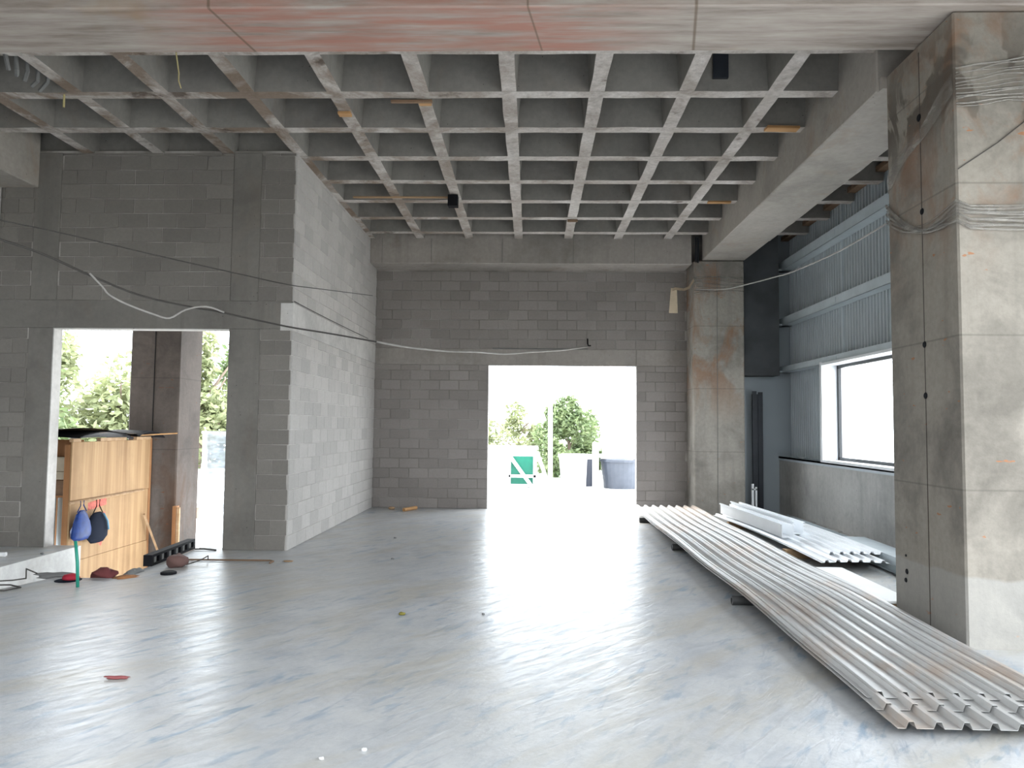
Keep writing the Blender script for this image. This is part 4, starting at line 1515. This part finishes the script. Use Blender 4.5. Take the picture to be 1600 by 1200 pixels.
# ------------------------------------------------------------------ trees and shrubs
def tree(name, x, y, z0, h, rad, nleaf, lab, mat, group, seed, leaf=0.16, low=0.15, flat=1.0):
    rnd = random.Random(seed)
    t_ = empty(name, (x, y, z0), 0, lab, 'tree' if name == 'leafy_tree' else 'shrub', group)
    b = MB()
    b.tube([(0, 0, 0), (0.05, 0.03, h * 0.35), (-0.05, 0.05, h * 0.7)], [h * 0.03, h * 0.022, h * 0.01], 7)
    for k in range(5):
        a = rnd.uniform(0, 6.28)
        b.tube([(0.03, 0.02, h * (0.25 + 0.08 * k)), (math.cos(a) * rad * 0.6, math.sin(a) * rad * 0.6, h * (0.5 + 0.08 * k))], [h * 0.012, h * 0.004], 5)
    b.build('trunk', M['bark'], t_, smooth=True)
    blobs = []
    for k in range(16):
        a = rnd.uniform(0, 6.28)
        zz = rnd.uniform(low, 0.92)
        q = rad * math.sqrt(rnd.random()) * (0.85 if zz < 0.6 else 0.85 * (1.25 - zz))
        blobs.append((math.cos(a) * q, math.sin(a) * q, zz * h, rad * rnd.uniform(0.28, 0.5)))
    b = MB()
    for i in range(nleaf):
        bx, by, bz, br = blobs[rnd.randrange(len(blobs))]
        d = Vector((rnd.gauss(0, 1), rnd.gauss(0, 1), rnd.gauss(0, 1))).normalized() * br * rnd.uniform(0.55, 1.05)
        p = Vector((bx, by, bz)) + d
        e1 = Vector((rnd.gauss(0, 1), rnd.gauss(0, 1), rnd.gauss(0, 1) * 0.6)).normalized()
        e2 = e1.cross(Vector((rnd.gauss(0, 1), rnd.gauss(0, 1), rnd.gauss(0, 1)))).normalized()
        s = leaf * rnd.uniform(0.6, 1.3)
        n0 = len(b.v)
        b.v += [tuple(p - e1 * s), tuple(p + e2 * s * 0.4), tuple(p + e1 * s), tuple(p - e2 * s * 0.4)]
        b.f.append((n0, n0 + 1, n0 + 2, n0 + 3))
    tag(b.build('foliage', mat, t_, fix=False), kind='stuff')


LT = 'trees beyond the left opening'
k = 0
for (x, y, h, r, lab, mt) in (
        (-17.6, 24.0, 6.3, 2.6, 'leafy green tree at the left edge of the left opening', 'leaf'),
        (-15.0, 26.5, 6.0, 2.6, 'yellow-green leafy tree behind the formwork, beside the outdoor pillar', 'leaf2'),
        (-20.5, 29.0, 7.6, 3.2, 'tall pale tree rising behind the other trees in the left opening', 'leaf2'),
        (-12.6, 27.5, 7.2, 2.0, 'leafy tree between outdoor pillar and right jamb of the left opening', 'leaf2'),
        (-15.8, 22.0, 4.6, 2.4, 'low bushy tree directly above the formwork top', 'leaf'),
        (-11.6, 30.5, 7.5, 2.6, 'distant tree close to the right jamb of the left opening', 'leaf')):
    k += 1
    tree('leafy_tree', x, y, -1.9, h, r, 5200, lab, M[mt], LT, k, 0.17, 0.1)
RT = 'greenery beyond the doorway'
for (x, y, h, r, lab, mt, nl) in (
        (1.35, 27.0, 2.7, 1.15, 'tallest green shrub right behind the white pole', 'leaf', 8500),
        (2.2, 28.5, 2.1, 1.0, 'rounded green shrub behind the plastic tanks', 'leaf', 5000),
        (-0.5, 29.0, 2.6, 1.2, 'pale shrub rising left of the white pole', 'leaf2', 2200),
        (-2.2, 30.0, 1.9, 1.6, 'low pale shrub behind the white-framed container', 'leaf2', 2200),
        (0.75, 25.0, 1.3, 0.6, 'small dark shrub at the foot of the white pole', 'leaf', 1500)):
    k += 1
    tree('leafy_shrub', x, y, -0.03, h, r, nl, lab, M[mt], RT, k, 0.10, 0.05)

# sky portals at the openings (sampling guides only)
portal(((DB[0] + DB[1]) / 2, YB + 0.3, 1.45), (-HP, 0, 0), 3.2, 3.0)
portal(((OL[0] + OL[1]) / 2, YL + 0.3, 1.2), (-HP, 0, 0), 2.6, 3.6)
portal((5.5, (WY0 + WY1) / 2, (WZ0 + WZ1) / 2), (0, HP, 0), 1.8, 6.2)
portal((5.7, 1.5, 1.8), (0, HP, 0), 3.8, 8.0)
portal((-2.8, -4.65, 6.1), (0, 0, 0), 17.0, 6.7)  # over the added roof gap behind the camera
